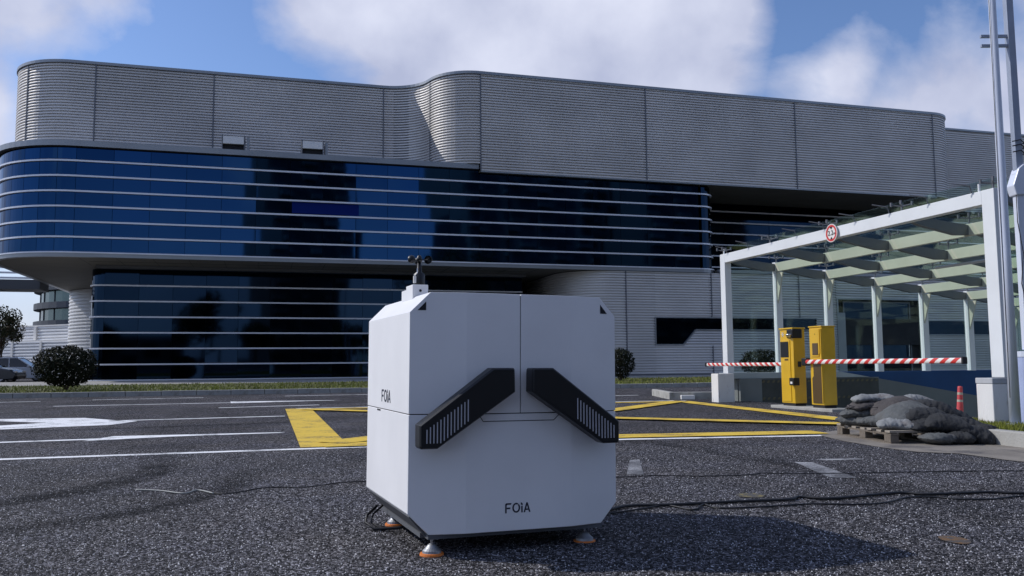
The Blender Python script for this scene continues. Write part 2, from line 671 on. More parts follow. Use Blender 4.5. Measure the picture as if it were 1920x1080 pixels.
# ============================================================ SETTING: ground, road, markings
A = radians(16.25)
CA, SA = cos(A), sin(A)
B0 = (-21.4, 45.1)      # origin of the building's own grid
P0 = (4.73, 19.26)      # far front corner of the garage canopy


def bw(u, v):
    return (B0[0] + u * CA - v * SA, B0[1] + u * SA + v * CA)


def pw(p, q):
    return (P0[0] + p * CA + q * SA, P0[1] + p * SA - q * CA)


# asphalt sheet with an opening where the garage ramp goes down (canopy grid: p along the ramp, q across)
RP0, RP1, RQ0, RQ1 = 0.55, 30.0, 0.12, 7.42
g = MB()


def gq(p0, p1, q0, q1, z=0.0):
    g.quad(*[(*pw(p, q), z) for p, q in ((p0, q1), (p1, q1), (p1, q0), (p0, q0))])


BIG = 1500
gq(-BIG, RP0, -BIG, BIG)
gq(RP0, BIG, RQ1, BIG)
gq(RP0, BIG, -BIG, RQ0)
gq(RP1, BIG, RQ0, RQ1)
structure('ground', g, M_asphalt)
r = MB()
r.quad(*[(*pw(p, q), z) for p, q, z in ((RP0, RQ1, 0), (RP1, RQ1, -4.4), (RP1, RQ0, -4.4), (RP0, RQ0, 0))])
structure('ramp', r, M_concrete)


def poly_sheet(name, pts, m, z=0.004, thick=None):
    b = MB()
    n = len(pts)
    b.v = [(x, y, z) for x, y in pts]
    b.f = [tuple(range(n))]
    o = b.build(name, m, fixn=False)
    # face up
    if o.data.polygons[0].normal.z < 0:
        o.data.flip_normals()
    o['kind'] = 'structure'
    return o


def strip(name, pts, w, m, z=0.004):
    """a painted line of constant width w along pts"""
    b = MB()
    P = [Vector((x, y, 0)) for x, y in pts]
    L_, R_ = [], []
    for i, p in enumerate(P):
        t = (P[min(i + 1, len(P) - 1)] - P[max(i - 1, 0)]).normalized()
        nn = Vector((-t.y, t.x, 0)) * w / 2
        L_.append(p + nn)
        R_.append(p - nn)
    for i in range(len(P) - 1):
        b.quad(*[(q.x, q.y, z) for q in (R_[i], R_[i + 1], L_[i + 1], L_[i])])
    o = b.build(name, m, fixn=False)
    o['kind'] = 'structure'
    return o


MK = 'road_marking'
# white edge line and yellow no-stopping box with its two diagonals
strip(MK, [(-12.0, 5.75), (-4.82, 8.13), (-1.55, 9.10), (1.27, 9.74), (3.75, 10.06)], .15, M_white_paint, .004)
bA, bB, bC, bD = (-4.25, 17.05), (-2.02, 9.22), (5.35, 10.72), (3.75, 19.25)


def inset(a, b, t0, t1):
    return [(a[0] + (b[0] - a[0]) * t, a[1] + (b[1] - a[1]) * t) for t in (t0, t1)]


strip(MK, inset(bA, bB, -.02, 1.02), .50, M_yellow_paint, .012)
strip(MK, [bB, (1.30, 10.06), (3.70, 10.40)], .46, M_yellow_paint, .016)
strip(MK, [bD, (4.15, 16.9), (4.70, 13.7), (5.05, 11.6)], .40, M_yellow_paint, .012)
strip(MK, inset(bA, bD, .02, .98), .30, M_yellow_paint, .008)
strip(MK, [(-2.0, 9.45), (1.98, 15.95), (3.7, 19.15)], .42, M_yellow_paint, .020)
strip(MK, [(-4.05, 16.80), (1.75, 13.25), (4.55, 11.65)], .40, M_yellow_paint, .024)
strip(MK, [(-4.4, 17.45), (3.7, 19.75)], .14, M_white_paint, .004)
strip(MK, [(3.86, 19.6), (4.30, 16.95), (4.98, 13.4)], .12, M_white_paint, .004)
# lane lines and arrows on the left
strip(MK, [(-10.5, 8.45), (-5.94, 9.99), (-4.95, 10.36)], .17, M_white_paint)
poly_sheet(MK, [(-5.02, 10.05), (-4.98, 10.75), (-2.95, 11.18), (-3.0, 11.06), (-4.2, 10.62)], M_white_paint, .0045)
strip(MK, [(-6.5, 13.85), (-3.93, 14.83)], .16, M_white_paint)
poly_sheet(MK, [(-12.5, 13.0), (-8.66, 14.60), (-7.34, 14.75), (-6.43, 13.98), (-5.99, 13.75), (-6.0, 12.9), (-7.15, 12.12),
                (-12.0, 10.2), (-12.2, 10.9), (-7.69, 12.93), (-7.31, 13.50), (-8.39, 14.02), (-12.2, 12.4)], M_white_paint)
strip(MK, [(-10.34, 19.36), (-6.7, 20.5), (-4.47, 21.45)], .17, M_white_paint)
poly_sheet(MK, [(-6.62, 20.2), (-6.95, 21.15), (-4.3, 21.55)], M_white_paint, .0045)
strip(MK, [(-6.15, 17.98), (-4.28, 19.0)], .15, M_white_paint)
strip(MK, [(-11.27, 23.04), (-8.68, 24.1)], .16, M_white_paint)
strip(MK, [(-6.6, 24.9), (-3.0, 26.1)], .16, M_white_paint)
strip(MK, [(-1.0, 22.0), (3.4, 23.3)], .16, M_white_paint)
strip(MK, [(-16, 20.8), (-12.2, 22.2)], .16, M_white_paint)
# worn fragments of old lines on the right
poly_sheet(MK, [(1.03, 7.66), (1.12, 7.68), (1.00, 6.65), (.87, 6.66)], M_worn_white)
poly_sheet(MK, [(2.40, 7.40), (2.55, 7.36), (2.52, 6.35), (2.33, 6.40)], M_worn_white)
poly_sheet(MK, [(2.66, 7.60), (3.05, 7.66), (3.05, 7.55), (2.68, 7.50)], M_worn_white)
M_rust = mat('rust stain', (.16, .085, .03), .9, col2=(.07, .06, .055), c2scale=14, c2lo=.42, c2hi=.56)
poly_sheet('stain', [(2.10 + .062 * cos(a * pi / 8), 4.16 + .10 * sin(a * pi / 8)) for a in range(16)], M_rust)
# dark tyre tracks curving across the near left asphalt
tmk = bpy.data.materials.new('tyre track')
tmk.use_nodes = True
tt = tmk.node_tree
tb = tt.nodes['Principled BSDF']
tb.inputs['Base Color'].default_value = (.012, .012, .013, 1)
tb.inputs['Roughness'].default_value = .8
tb.inputs['Specular IOR Level'].default_value = .1
ta = tt.nodes.new('ShaderNodeAttribute')
ta.attribute_name = 'wear'
tn = tt.nodes.new('ShaderNodeTexNoise')
tn.inputs['Scale'].default_value = 2.5
tn.inputs['Detail'].default_value = 8
tn.inputs['Roughness'].default_value = .75
tcx = tt.nodes.new('ShaderNodeTexCoord')
tt.links.new(tcx.outputs['Object'], tn.inputs['Vector'])
tm1 = tt.nodes.new('ShaderNodeMapRange')
tm1.inputs['From Min'].default_value = .3
tm1.inputs['From Max'].default_value = .62
tt.links.new(tn.outputs['Fac'], tm1.inputs['Value'])
tm2 = tt.nodes.new('ShaderNodeMath')
tm2.operation = 'MULTIPLY'
tt.links.new(ta.outputs['Fac'], tm2.inputs[0])
tt.links.new(tm1.outputs[0], tm2.inputs[1])
tt.links.new(tm2.outputs[0], tb.inputs['Alpha'])


def track(pts, w, strength, z):
    P = [Vector((x, y, 0)) for x, y in pts]
    D = []
    for i in range(len(P) - 1):
        for s in range(8):
            t = s / 8
            p0, p1, p2, p3 = P[max(i - 1, 0)], P[i], P[i + 1], P[min(i + 2, len(P) - 1)]
            D.append(.5 * ((2 * p1) + (-p0 + p2) * t + (2 * p0 - 5 * p1 + 4 * p2 - p3) * t * t + (-p0 + 3 * p1 - 3 * p2 + p3) * t ** 3))
    D.append(P[-1])
    mb = MB()
    al = []
    n = len(D)
    prof = [(-.5, 0), (-.3, .7), (-.1, 1), (.1, 1), (.3, .7), (.5, 0)]
    for i, p in enumerate(D):
        t = (D[min(i + 1, n - 1)] - D[max(i - 1, 0)]).normalized()
        q = Vector((-t.y, t.x, 0))
        e = min(1, i / (n * .25), (n - 1 - i) / (n * .25))
        for o_, a_ in prof:
            s = p + q * o_ * w
            mb.v.append((s.x, s.y, z))
            al.append(a_ * e * strength)
    for i in range(n - 1):
        for k in range(5):
            mb.f.append((i * 6 + k, i * 6 + k + 1, (i + 1) * 6 + k + 1, (i + 1) * 6 + k))
    o = mb.build('tyre_track', tmk, fixn=False)
    at = o.data.attributes.new('wear', 'FLOAT', 'POINT')
    at.data.foreach_set('value', al)
    o['kind'] = 'structure'


track([(-4.0, 5.0), (-3.3, 5.5), (-2.95, 6.3), (-3.0, 7.3), (-3.6, 8.6)], .42, .75, .0025)
track([(-3.2, 4.2), (-2.4, 4.9), (-2.0, 5.9), (-2.2, 7.2)], .30, .45, .0031)
track([(.6, 11.0), (1.9, 8.4), (2.6, 6.0), (2.5, 4.2)], .36, .35, .0025)
track([(-7.5, 11.4), (-4.5, 12.6), (-2.5, 13.8)], .45, .45, .0025)
M_yst = mat('yellow stain', (.20, .16, .05), .9, col2=(.07, .065, .06), c2scale=18, c2lo=.40, c2hi=.52)
poly_sheet('stain', [(1.52 + .09 * cos(a * pi / 6), 5.58 + .10 * sin(a * pi / 6)) for a in range(12)], M_yst)

# coarse aggregate standing proud of the asphalt near the viewer
import numpy as np
rs = np.random.RandomState(4)
NG = 190000
gy = 2.9 + 6.1 * rs.rand(NG) ** 1.15
gx = (rs.rand(NG) * 2 - 1) * .66 * gy
gr = .0027 + .0034 * rs.rand(NG) ** 2
gh = gr * (.35 + .9 * rs.rand(NG))
an = rs.rand(NG) * 2 * pi
vv = np.zeros((NG, 5, 3), dtype=np.float32)
for k in range(4):
    rk = gr * (.7 + .6 * rs.rand(NG))
    vv[:, k, 0] = gx + rk * np.cos(an + k * pi / 2)
    vv[:, k, 1] = gy + rk * np.sin(an + k * pi / 2)
    vv[:, k, 2] = -.001
vv[:, 4, 0] = gx + gr * (rs.rand(NG) - .5)
vv[:, 4, 1] = gy + gr * (rs.rand(NG) - .5)
vv[:, 4, 2] = gh
idx = (np.arange(NG) * 5)[:, None]
tri = np.array([[0, 1, 4], [1, 2, 4], [2, 3, 4], [3, 0, 4]])
ff = (idx[:, :, None] + tri[None]).reshape(-1, 3).astype(np.int32)
gm = bpy.data.meshes.new('aggregate')
gm.vertices.add(NG * 5)
gm.vertices.foreach_set('co', vv.ravel())
gm.loops.add(len(ff) * 3)
gm.loops.foreach_set('vertex_index', ff.ravel())
gm.polygons.add(len(ff))
gm.polygons.foreach_set('loop_start', np.arange(len(ff), dtype=np.int32) * 3)
gm.update(calc_edges=True)
gm.materials.append(grain_mat('aggregate grains'))
go = bpy.data.objects.new('gravel', gm)
COL.objects.link(go)
tag(go, 'coarse light and dark stone chips in the surface of the near asphalt', 'gravel', kind='stuff')

# ------------------------------------------------------------ lawn, kerbs, pavement in front of the building
LU0, LU1 = -60.0, 95.0
LV0, LV1 = -21.4, -9.2


def bbox(mb, u0, u1, v0, v1, z0, z1):
    """box in the building's grid, world coordinates"""
    n = len(mb.v)
    c = [bw(u0, v0), bw(u1, v0), bw(u1, v1), bw(u0, v1)]
    mb.v += [(x, y, z0) for x, y in c] + [(x, y, z1) for x, y in c]
    mb.f += [tuple(n + i for i in q) for q in
             ((0, 3, 2, 1), (4, 5, 6, 7), (0, 1, 5, 4), (1, 2, 6, 5), (2, 3, 7, 6), (3, 0, 4, 7))]
    return mb


structure('lawn', bbox(MB(), LU0, LU1, LV0 + .16, LV1, -.1, .13), M_soil)
kb = empty('kerb', (0, 0, 0))
kb['kind'] = 'structure'
u = LU0 + 20
protos = MB()
bbox(protos, 0, .985, LV0, LV0 + .155, -.1, .15)
kme = None
while u < 75:
    if kme is None:
        o = protos.build('kerb_stone', M_kerb, kb, bevel=.012)
        kme = o
        o.location = (u * CA, u * SA, 0)
    else:
        o = kme.copy()
        COL.objects.link(o)
        o.parent = kb
        o.location = (u * CA, u * SA, random.uniform(-.004, .004))
    u += 1.0
structure('pavement', bbox(MB(), -7.5, 95, LV1, 4.2, -.1, .11), M_concrete)
structure('pavement_edge', bbox(MB(), -60, -7.5, LV1, LV1 + .5, -.1, .12), M_kerb)

# grass blades
rg = random.Random(5)


def blades(mb, n, f, h0, h1, w):
    for _ in range(n):
        x, y, z = f()
        a = rg.uniform(0, 2 * pi)
        h = rg.uniform(h0, h1)
        lx, ly = rg.uniform(-.5, .5) * h, rg.uniform(-.5, .5) * h
        dx, dy = cos(a) * w / 2, sin(a) * w / 2
        k = len(mb.v)
        mb.v += [(x - dx, y - dy, z), (x + dx, y + dy, z), (x + lx, y + ly, z + h)]
        mb.f.append((k, k + 1, k + 2))


gb = MB()


def lawn_pt():
    uu = rg.uniform(-16, 62)
    vv = LV0 + .2 + (LV1 - LV0 - .3) * rg.random() ** 1.4
    return (*bw(uu, vv), .125)


blades(gb, 42000, lawn_pt, .03, .10, .035)
tag(gb.build('grass', M_grass, fixn=False), 'short dry green grass of the long lawn strip in front of the building', 'grass', kind='stuff')

# low broken kerb island beside the canopy
li = MB()
li.box(3.72, 4.9, 20.45, 20.62, -.1, .17)
li.box(3.72, 3.86, 20.62, 23.0, -.1, .17)
o = li.build('kerb_island', M_kerb, bevel=.015)
o['kind'] = 'structure'
li = MB().box(3.98, 4.30, 20.30, 20.44, 0, .10)
tag(li.build('concrete_block', M_whitep, bevel=.01), 'small pale concrete block against the low kerb left of the canopy pillar', 'block')

# grass island with kerb stones at the right, under the flagpole
isl_pts = [(5.35, 6.70), (4.98, 8.35), (4.86, 9.05), (4.95, 9.75), (5.45, 10.75), (6.00, 11.68), (6.35, 12.15)]


def isl_z(x, y):
    t = max(0, min(1, (y - 9.0) / 2.6))
    return .125 * (1 - t) + .015


m_ = MB()
nn = len(isl_pts)
for i in range(nn - 1):
    for j in range(6):
        a0, a1 = j / 6 * 5, (j + 1) / 6 * 5
        q = []
        for (x, y), a in ((isl_pts[i], a0), (isl_pts[i], a1), (isl_pts[i + 1], a1), (isl_pts[i + 1], a0)):
            X = x + .12 + a
            Y = y + a * .12 if i < 5 else y + a * .1
            q.append((X, Y, isl_z(X, Y)))
        m_.quad(*q)
o = m_.build('planted_island', M_soil, fixn=False)
o['kind'] = 'structure'
k2 = empty('island_kerb', (0, 0, 0))
k2['kind'] = 'structure'
dense = []
for i in range(nn - 1):
    a, b = Vector(isl_pts[i]), Vector(isl_pts[i + 1])
    n_ = max(1, int((b - a).length / .8 + .5))
    for k in range(n_):
        dense.append((a.lerp(b, k / n_), a.lerp(b, (k + 1) / n_)))
for a, b in dense:
    t = (b - a).normalized()
    nrm = Vector((t.y, -t.x))
    a2, b2 = a + t * .008, b - t * .008
    w = .13
    za, zb_ = isl_z(*a) + .012, isl_z(*b) + .012
    mb = MB()
    P = [a2, b2, b2 + nrm * w, a2 + nrm * w]
    mb.v = [(p.x, p.y, -.1) for p in P] + [(P[0].x, P[0].y, za), (P[1].x, P[1].y, zb_), (P[2].x, P[2].y, zb_), (P[3].x, P[3].y, za)]
    mb.f = [(0, 3, 2, 1), (4, 5, 6, 7), (0, 1, 5, 4), (1, 2, 6, 5), (2, 3, 7, 6), (3, 0, 4, 7)]
    mb.build('kerb_stone', M_kerb, k2, bevel=.012)
# dusty concrete gutter around the island and under the pallet
poly_sheet('gutter', [(3.62, 10.35), (3.56, 9.9), (3.55, 9.3), (3.66, 8.5), (3.80, 8.12), (4.10, 7.95), (4.22, 7.4), (4.6, 6.6),
                      (5.5, 6.6), (5.3, 9), (6.3, 12.1), (5.6, 12.2)], M_pad, .006)
gi = MB()


def isl_rand():
    i = rg.randrange(nn - 1)
    t = rg.random()
    a, b = isl_pts[i], isl_pts[i + 1]
    x = a[0] + (b[0] - a[0]) * t + .15 + rg.random() ** 2 * 1.6
    y = a[1] + (b[1] - a[1]) * t + .1 * rg.random()
    return (x, y, isl_z(x, y) - .003)


blades(gi, 9000, isl_rand, .015, .065, .010)
tag(gi.build('grass', M_grass, fixn=False), 'patchy grass and moss on the kerbed island around the flagpole foot', 'grass', kind='stuff')

# ============================================================ MAIN BUILDING
bld = empty('office_building', (*B0, 0), A,
            'long dark building with rounded corners, ribbed metal upper walls and banded blue mirror glass', 'building')


def corrug(path, z0, z1, pitch=.168, depth=.055, flip=1):
    """horizontal ribs following a plan path; ribs bulge outwards"""
    P = [Vector(p) for p in path]
    N = []
    for i in range(len(P)):
        t = (P[min(i + 1, len(P) - 1)] - P[max(i - 1, 0)]).normalized()
        N.append(Vector((t.y, -t.x)) * flip)
    prof = [(0.0, .86), (.12, 1.0), (.40, 1.0), (.53, .84), (.55, -.9), (.985, -.9)]
    mb = MB()
    rows = []
    z = z0
    while z < z1 - .02:
        for t, d in prof:
            zz = z + t * pitch
            if zz <= z1:
                rows.append((zz, d * depth))
        z += pitch
    rows.append((z1, 0))
    nc = len(P)
    for zz, d in rows:
        for p, n_ in zip(P, N):
            q = p + n_ * d
            mb.v.append((q.x, q.y, zz))
    for i in range(len(rows) - 1):
        for j in range(nc - 1):
            a = i * nc + j
            mb.f.append((a, a + 1, a + nc + 1, a + nc))
    return mb


def wall_strip(path, z0, z1, off=0.0, thick=.06):
    """solid strip standing along a path, outer face offset outwards by off"""
    P = [Vector(p) for p in path]
    mb = MB()
    n_ = len(P)
    for d in (off, off - thick):
        for zz in (z0, z1):
            for i in range(n_):
                t = (P[min(i + 1, n_ - 1)] - P[max(i - 1, 0)]).normalized()
                q = P[i] + Vector((t.y, -t.x)) * d
                mb.v.append((q.x, q.y, zz))
    for i in range(n_ - 1):
        o0, o1, i0, i1 = i, n_ + i, 2 * n_ + i, 3 * n_ + i
        mb.f += [(o0, o0 + 1, o1 + 1, o1), (i0 + 1, i0, i1, i1 + 1), (o1, o1 + 1, i1 + 1, i1), (o0 + 1, o0, i0, i0 + 1)]
    mb.f += [(0, n_, 3 * n_, 2 * n_), (n_ - 1, 2 * n_ - 1 + 2 * n_, 2 * n_ - 1, n_ - 1)[:3]]
    return mb


def seglen(path):
    s = [0]
    for a, b in zip(path, path[1:]):
        s.append(s[-1] + sqrt((a[0] - b[0]) ** 2 + (a[1] - b[1]) ** 2))
    return s


def at_len(path, s, d):
    i = 0
    while i < len(s) - 2 and s[i + 1] < d:
        i += 1
    t = (d - s[i]) / (s[i + 1] - s[i])
    a, b = path[i], path[i + 1]
    return (a[0] + (b[0] - a[0]) * t, a[1] + (b[1] - a[1]) * t), atan2(b[1] - a[1], b[0] - a[0])


# outline of the glass storey
G_arc = arc(-1.8, 4.8, 4.8, 180, 270, 18)
G_path = [(-6.6, 26)] + [(-6.6, 4.9)] + G_arc + [(35.2, 0)] + arc(35.2, 1.1, 1.1, -90, 0, 6) + [(36.3, 5.5)]
# opaque massing added inside to stop light leaking through
MB().prism([(-6.3, 25.8), (-6.3, 5)] + arc(-1.8, 4.8, 4.5, 180, 270, 10) + [(35.0, .3), (36.0, 1.3), (36.0, 5.8), (80, 5.8), (80, 25.8)],
           'z', 6.98, 12.55).build('opaque_core', M_dark, bld)
MB().prism([(-6.2, 25.5), (-6.2, 7.6)] + arc(-2.9, 7.5, 3.4, 180, 270, 8) + [(14.9, 4.2), (17.6, 3.0), (20.4, .1), (53.5, .1), (55.0, .9), (55.6, 2.4), (55.6, 4.4),
           (80, 4.4), (80, 25.5)], 'z', 12.95, 18.3).build('roof', M_roof, bld)

# --- panes of the glass storey: one object per pane
PANE_H = [(6.98, 7.70)] + [(7.82 + i * .818, 7.82 + i * .818 + .74) for i in range(5)] + [(11.93, 12.58)]
straight_joints = [-1.8 + i * 1.84 for i in range(0, 21)]
straight_joints[-1] = 35.0
pm = {}


def pane_mesh(w, h, mt, key):
    if key not in pm:
        mb = MB().box(-w / 2 + .009, w / 2 - .009, 0, .02, .008, h - .008)
        pm[key] = mb.mesh('pane', mt)
    return pm[key]


rr = random.Random(3)
for r_i, (z0, z1) in enumerate(PANE_H):
    for a, b in zip(straight_joints, straight_joints[1:]):
        w, h = round(b - a, 3), round(z1 - z0, 3)
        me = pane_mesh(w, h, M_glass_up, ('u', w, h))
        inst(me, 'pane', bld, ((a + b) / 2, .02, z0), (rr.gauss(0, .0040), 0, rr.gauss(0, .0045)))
    for k in range(8):       # bent panes round the corner
        a0, a1 = 180 + k * 11.25, 180 + (k + 1) * 11.25
        mb = wall_strip(arc(-1.8, 4.8, 4.78, a0 + .12, a1 - .12, 4), z0 + .008, z1 - .008, 0, .02)
        mb.build('pane', M_glass_up, bld, fixn=True)
# side, recess and right return
wall_strip([(-6.58, 26), (-6.58, 4.9)], 6.98, 12.58, 0, .03).build('side_glazing', M_glass_up, bld)
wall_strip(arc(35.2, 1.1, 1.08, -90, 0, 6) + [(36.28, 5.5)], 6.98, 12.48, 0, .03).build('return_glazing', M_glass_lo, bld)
for k in range(9):
    MB().box(36.4 + k * 3.7, 36.4 + k * 3.7 + 3.66, 5.5, 5.53, 7.0, 12.48).build('recessed_pane', M_glass_lo, bld)
# --- aluminium fins between the rows of panes
for i in range(6):
    z = 7.76 + i * .818
    wall_strip(G_path, z - .045, z + .045, .10, .14).build('fin', M_fin, bld)
    MB().box(36.4, 75, 5.36, 5.5, z - .045, z + .045).build('recessed_fin', M_fin, bld)
# --- fascia below, ledge above
wall_strip(G_path, 6.70, 6.90, .10, .3).build('fascia', M_coping, bld)
wall_strip(G_path, 6.90, 6.97, .15, .3).build('sill', M_fin, bld)
MB().box(36.32, 78, -.10, .2, 6.70, 6.92).build('fascia', M_coping, bld)
MB().box(36.32, 78, .2, 5.5, 6.72, 6.90).build('terrace_slab', M_soffit, bld)
ledge = [(-6.75, 26), (-6.75, 4.9)] + arc(-1.8, 4.8, 5.0, 180, 270, 18) + [(20.22, -.2), (20.22, 5.0), (-2, 9), (-2, 26)]
MB().prism(ledge, 'z', 12.62, 12.92).build('roof_ledge', M_coping, bld)
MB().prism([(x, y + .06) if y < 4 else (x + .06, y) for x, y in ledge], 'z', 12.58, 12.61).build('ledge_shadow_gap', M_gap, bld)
# --- soffit under the glass storey with board joints
sof = [(-6.6, 25)] + [(-6.6, 4.9)] + arc(-1.8, 4.8, 4.8, 180, 270, 14) + [(29.6, 0), (27.2, 4.0), (27.2, 12), (-1.0, 12), (-1.0, 25)]
MB().prism(sof, 'z', 6.72, 6.78).build('soffit', M_soffit, bld)
jb = MB()
for k in range(16):
    jb.box(-1.6 + k * 1.84 - .01, -1.6 + k * 1.84 + .01, .35, 4.1, 6.712, 6.722)
jb.box(-1.4, 24, 2.05, 2.08, 6.710, 6.720)
jb.build('soffit_joint', M_gap, bld)
MB().box(-1.3, 24.3, 3.6, 4.19, 6.55, 6.71).build('blind_box', M_seam, bld)
for k in range(7):
    MB().lathe([(.10, 0), (.10, .03)], (1.5 + k * 3.2, 1.1, 6.69), 12).build('downlight', M_seam, bld)

# --- upper ribbed walls, one panel per bay
t_ = 76.8
R_ = 2.72
a1_ = [(15.0 + R_ * sin(radians(a)), 3.9 - R_ * (1 - cos(radians(a)))) for a in [t_ * i / 10 for i in range(11)]]
ex, ey = a1_[-1]
a2_ = [(20.3 - R_ * sin(radians(a)), -.3 + R_ * (1 - cos(radians(a)))) for a in [t_ * i / 14 for i in range(14, -1, -1)]]
left_arc = arc(-2.9, 7.5, 3.6, 180, 270, 18)
mid_c = [p for p in left_arc]
bays = [([(-6.5, 25), (-6.5, 7.6)] + left_arc[:10], 12.92, 18.45),
        (left_arc[9:] + [(-1.7, 3.9)], 12.92, 18.45),
        ([(-1.7, 3.9), (4.8, 3.9)], 12.92, 18.45),
        ([(4.8, 3.9), (15.0, 3.9)], 12.92, 18.45),
        (a1_, 12.92, 18.45),
        (a2_, 12.92, 18.45),
        ([(20.3, -.3), (31.2, -.3)], 12.50, 18.45),
        ([(31.2, -.3), (42.25, -.3)], 12.50, 18.45),
        ([(42.25, -.3), (53.6, -.3)], 12.50, 18.45),
        ([(53.6, -.3)] + arc(53.7, 2.0, 2.3, -90, 0, 12) + [(56.0, 4.2)], 12.50, 18.45),
        ([(56.0, 4.2), (68, 4.2)], 12.50, 18.95),
        ([(68, 4.2), (90, 4.2)], 12.50, 18.95)]
for path, z0, z1 in bays:
    corrug(path, z0, z1).build('ribbed_panel', M_clad, bld, fixn=False)
for path, z0, z1 in bays[1:10]:
    (x, y), (x2, y2) = path[0], path[1]
    an = atan2(y2 - y, x2 - x)
    o = MB().box(-.035, .035, -.075, .02, z0, z1).build('seam_trim', M_seam, bld)
    o.location = (x, y, 0)
    o.rotation_euler = (0, 0, an)
full = bays[0][0] + bays[1][0][1:] + [(4.8, 3.9), (15.0, 3.9)] + a1_[1:] + a2_[1:] + [(53.6, -.3)] + bays[9][0][2:]
for nm, z0, z1, off in (('coping', 18.45, 18.62, .12),):
    wall_strip(full, z0, z1, off, .5).build(nm, M_coping, bld)
wall_strip([(56.15, 4.2), (90, 4.2)], 18.95, 19.1, .12, .5).build('coping', M_coping, bld)
MB().prism([(20.25, -.26), (53.7, -.26)] + arc(53.7, 2.0, 2.26, -80, 0, 8) + [(55.96, 5.6), (20.25, 5.6)], 'z', 12.44, 12.50).build('overhang_soffit', M_soffit, bld)
MB().box(20.3, 53.7, -.34, -.265, 12.42, 12.52).build('drip_edge', M_coping, bld)
# louvre boxes standing on the ledge in front of the ribbed wall
for ux in (6.12, 10.45):
    vb = MB()
    vb.box(ux - .62, ux - .56, .1, 1.3, 12.92, 13.82)
    vb.box(ux + .56, ux + .62, .1, 1.3, 12.92, 13.82)
    o = vb.build('vent_frame', M_seam, bld)
    MB().prism([(.02, 13.30), (.08, 13.74), (1.3, 13.84), (1.3, 13.30)], 'x', ux - .555, ux + .555).build('vent_hood', M_whitep, o)
    MB().box(ux - .55, ux + .55, .20, 1.3, 12.93, 13.29).build('vent_opening', M_gap, o)
    MB().box(ux + .72, ux + .86, .2, 1.2, 12.92, 13.76).build('vent_post', M_coping, o)

# --- ground floor glazing, set back
LG = arc(-.9, 5.0, .8, 180, 270, 6)
rows_lo = [(.18 + i * .91, .18 + i * .91 + .84) for i in range(7)]
rows_lo[6] = (5.64, 6.55)
for z0, z1 in rows_lo:
    u = -.9
    while u < 23.9:
        w = min(1.84, 24.2 - u)
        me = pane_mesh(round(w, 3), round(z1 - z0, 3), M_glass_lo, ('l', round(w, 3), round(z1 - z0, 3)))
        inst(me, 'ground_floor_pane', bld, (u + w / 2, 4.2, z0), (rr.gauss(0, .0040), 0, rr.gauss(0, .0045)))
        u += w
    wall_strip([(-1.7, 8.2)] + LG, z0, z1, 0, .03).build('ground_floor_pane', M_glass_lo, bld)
for i in range(7):
    z = .14 + i * .91
    wall_strip([(-1.7, 8.2)] + LG + [(24.2, 4.2)], z - .045, z + .04, .09, .12).build('ground_floor_fin', M_fin, bld)
MB().prism([(-1.5, 25), (-1.5, 5.2), (-.8, 4.4), (24.0, 4.4), (24.0, 9), (80, 9), (80, 25)], 'z', 0, 6.7).build('opaque_core', M_dark, bld)  # solid dark core added against light leaks
wall_strip([(-1.7, 8.2)] + LG + [(24.2, 4.2)], .0, .10, .05, .2).build('plinth', M_kerb, bld)

# --- ribbed ground floor wall at the right, with a dark window strip and a wide doorway
lw0 = [(26.0, 9.0)] + arc(29.0, 3.05, 3.0, 180, 270, 16)
ZL0, ZL1 = .22, 6.68


def lpanel(path, z0, z1, name='ribbed_panel'):
    corrug(path, z0, z1, pitch=.168).build(name, M_clad, bld, fixn=False)


lpanel(lw0 + [(29.75, .05)], ZL0, ZL1)
V = .05
W0, W1, WB, WM, WT = 31.75, 43.6, 2.08, 2.98, 3.74
lpanel([(29.75, V), (W0, V)], ZL0, ZL1)
lpanel([(W0, V), (45.2, V)], WT, ZL1)
lpanel([(W0, V), (45.2, V)], ZL0, WB)
mb = MB()                   # ribs under the raised part of the strip window, cut along the slope
z = WB
while z < WM - .02:
    zz = min(z + .168, WM)
    ua = 33.72 + (z - WB) / (WM - WB) * .86
    ub = 33.72 + (zz - WB) / (WM - WB) * .86
    prof = [(0, 0), (.1, .026), (.26, .05), (.5, .055), (.72, .044), (.86, .02), (.93, 0)]
    last = None
    for t, d in prof:
        h = z + (zz - z) * t
        cur = (ua + (ub - ua) * t, d, h)
        if last:
            mb.quad((last[0], V - last[1], last[2]), (W1, V - last[1], last[2]), (W1, V - cur[1], cur[2]), (cur[0], V - cur[1], cur[2]))
        last = cur
    z += .168
mb.build('ribbed_panel', M_clad, bld, fixn=False)
lpanel([(W1, V), (45.2, V)], WB, WT)
lpanel([(45.2, V), (52.5, V)], 5.2, ZL1)
lpanel([(52.5, V), (60.5, V)], ZL0, 2.7)
lpanel([(52.5, V), (60.5, V)], 3.72, ZL1)
lpanel([(60.5, V), (78, V)], ZL0, ZL1)
MB().box(29.0, 78, .13, .19, 2.0, 3.8).build('window_backing', M_gap, bld)
win = MB().box(W0, W1, .10, .12, WB, WT).build('strip_window', M_glass_lo, bld)
fr = MB()
fr.box(W0 - .07, W0, -.06, .12, WB - .07, WT + .07)
fr.box(W0, W1, -.06, .12, WT, WT + .07)
fr.box(W0, 33.72, -.06, .12, WB - .07, WB)
fr.prism([(33.68, WB - .07), (33.76, WB), (34.58, WM), (W1, WM), (W1, WM + .05), (34.54, WM + .05), (33.66, WB)], 'y', -.061, .119)
fr.build('window_frame', M_coping, win)
win = MB().box(52.6, 60.4, .10, .12, 2.75, 3.68).build('strip_window', M_glass_lo, bld)
fr = MB().box(52.5, 60.5, -.06, .12, 3.68, 3.75).box(52.5, 60.5, -.06, .12, 2.68, 2.75)
fr.build('window_frame', M_coping, win)
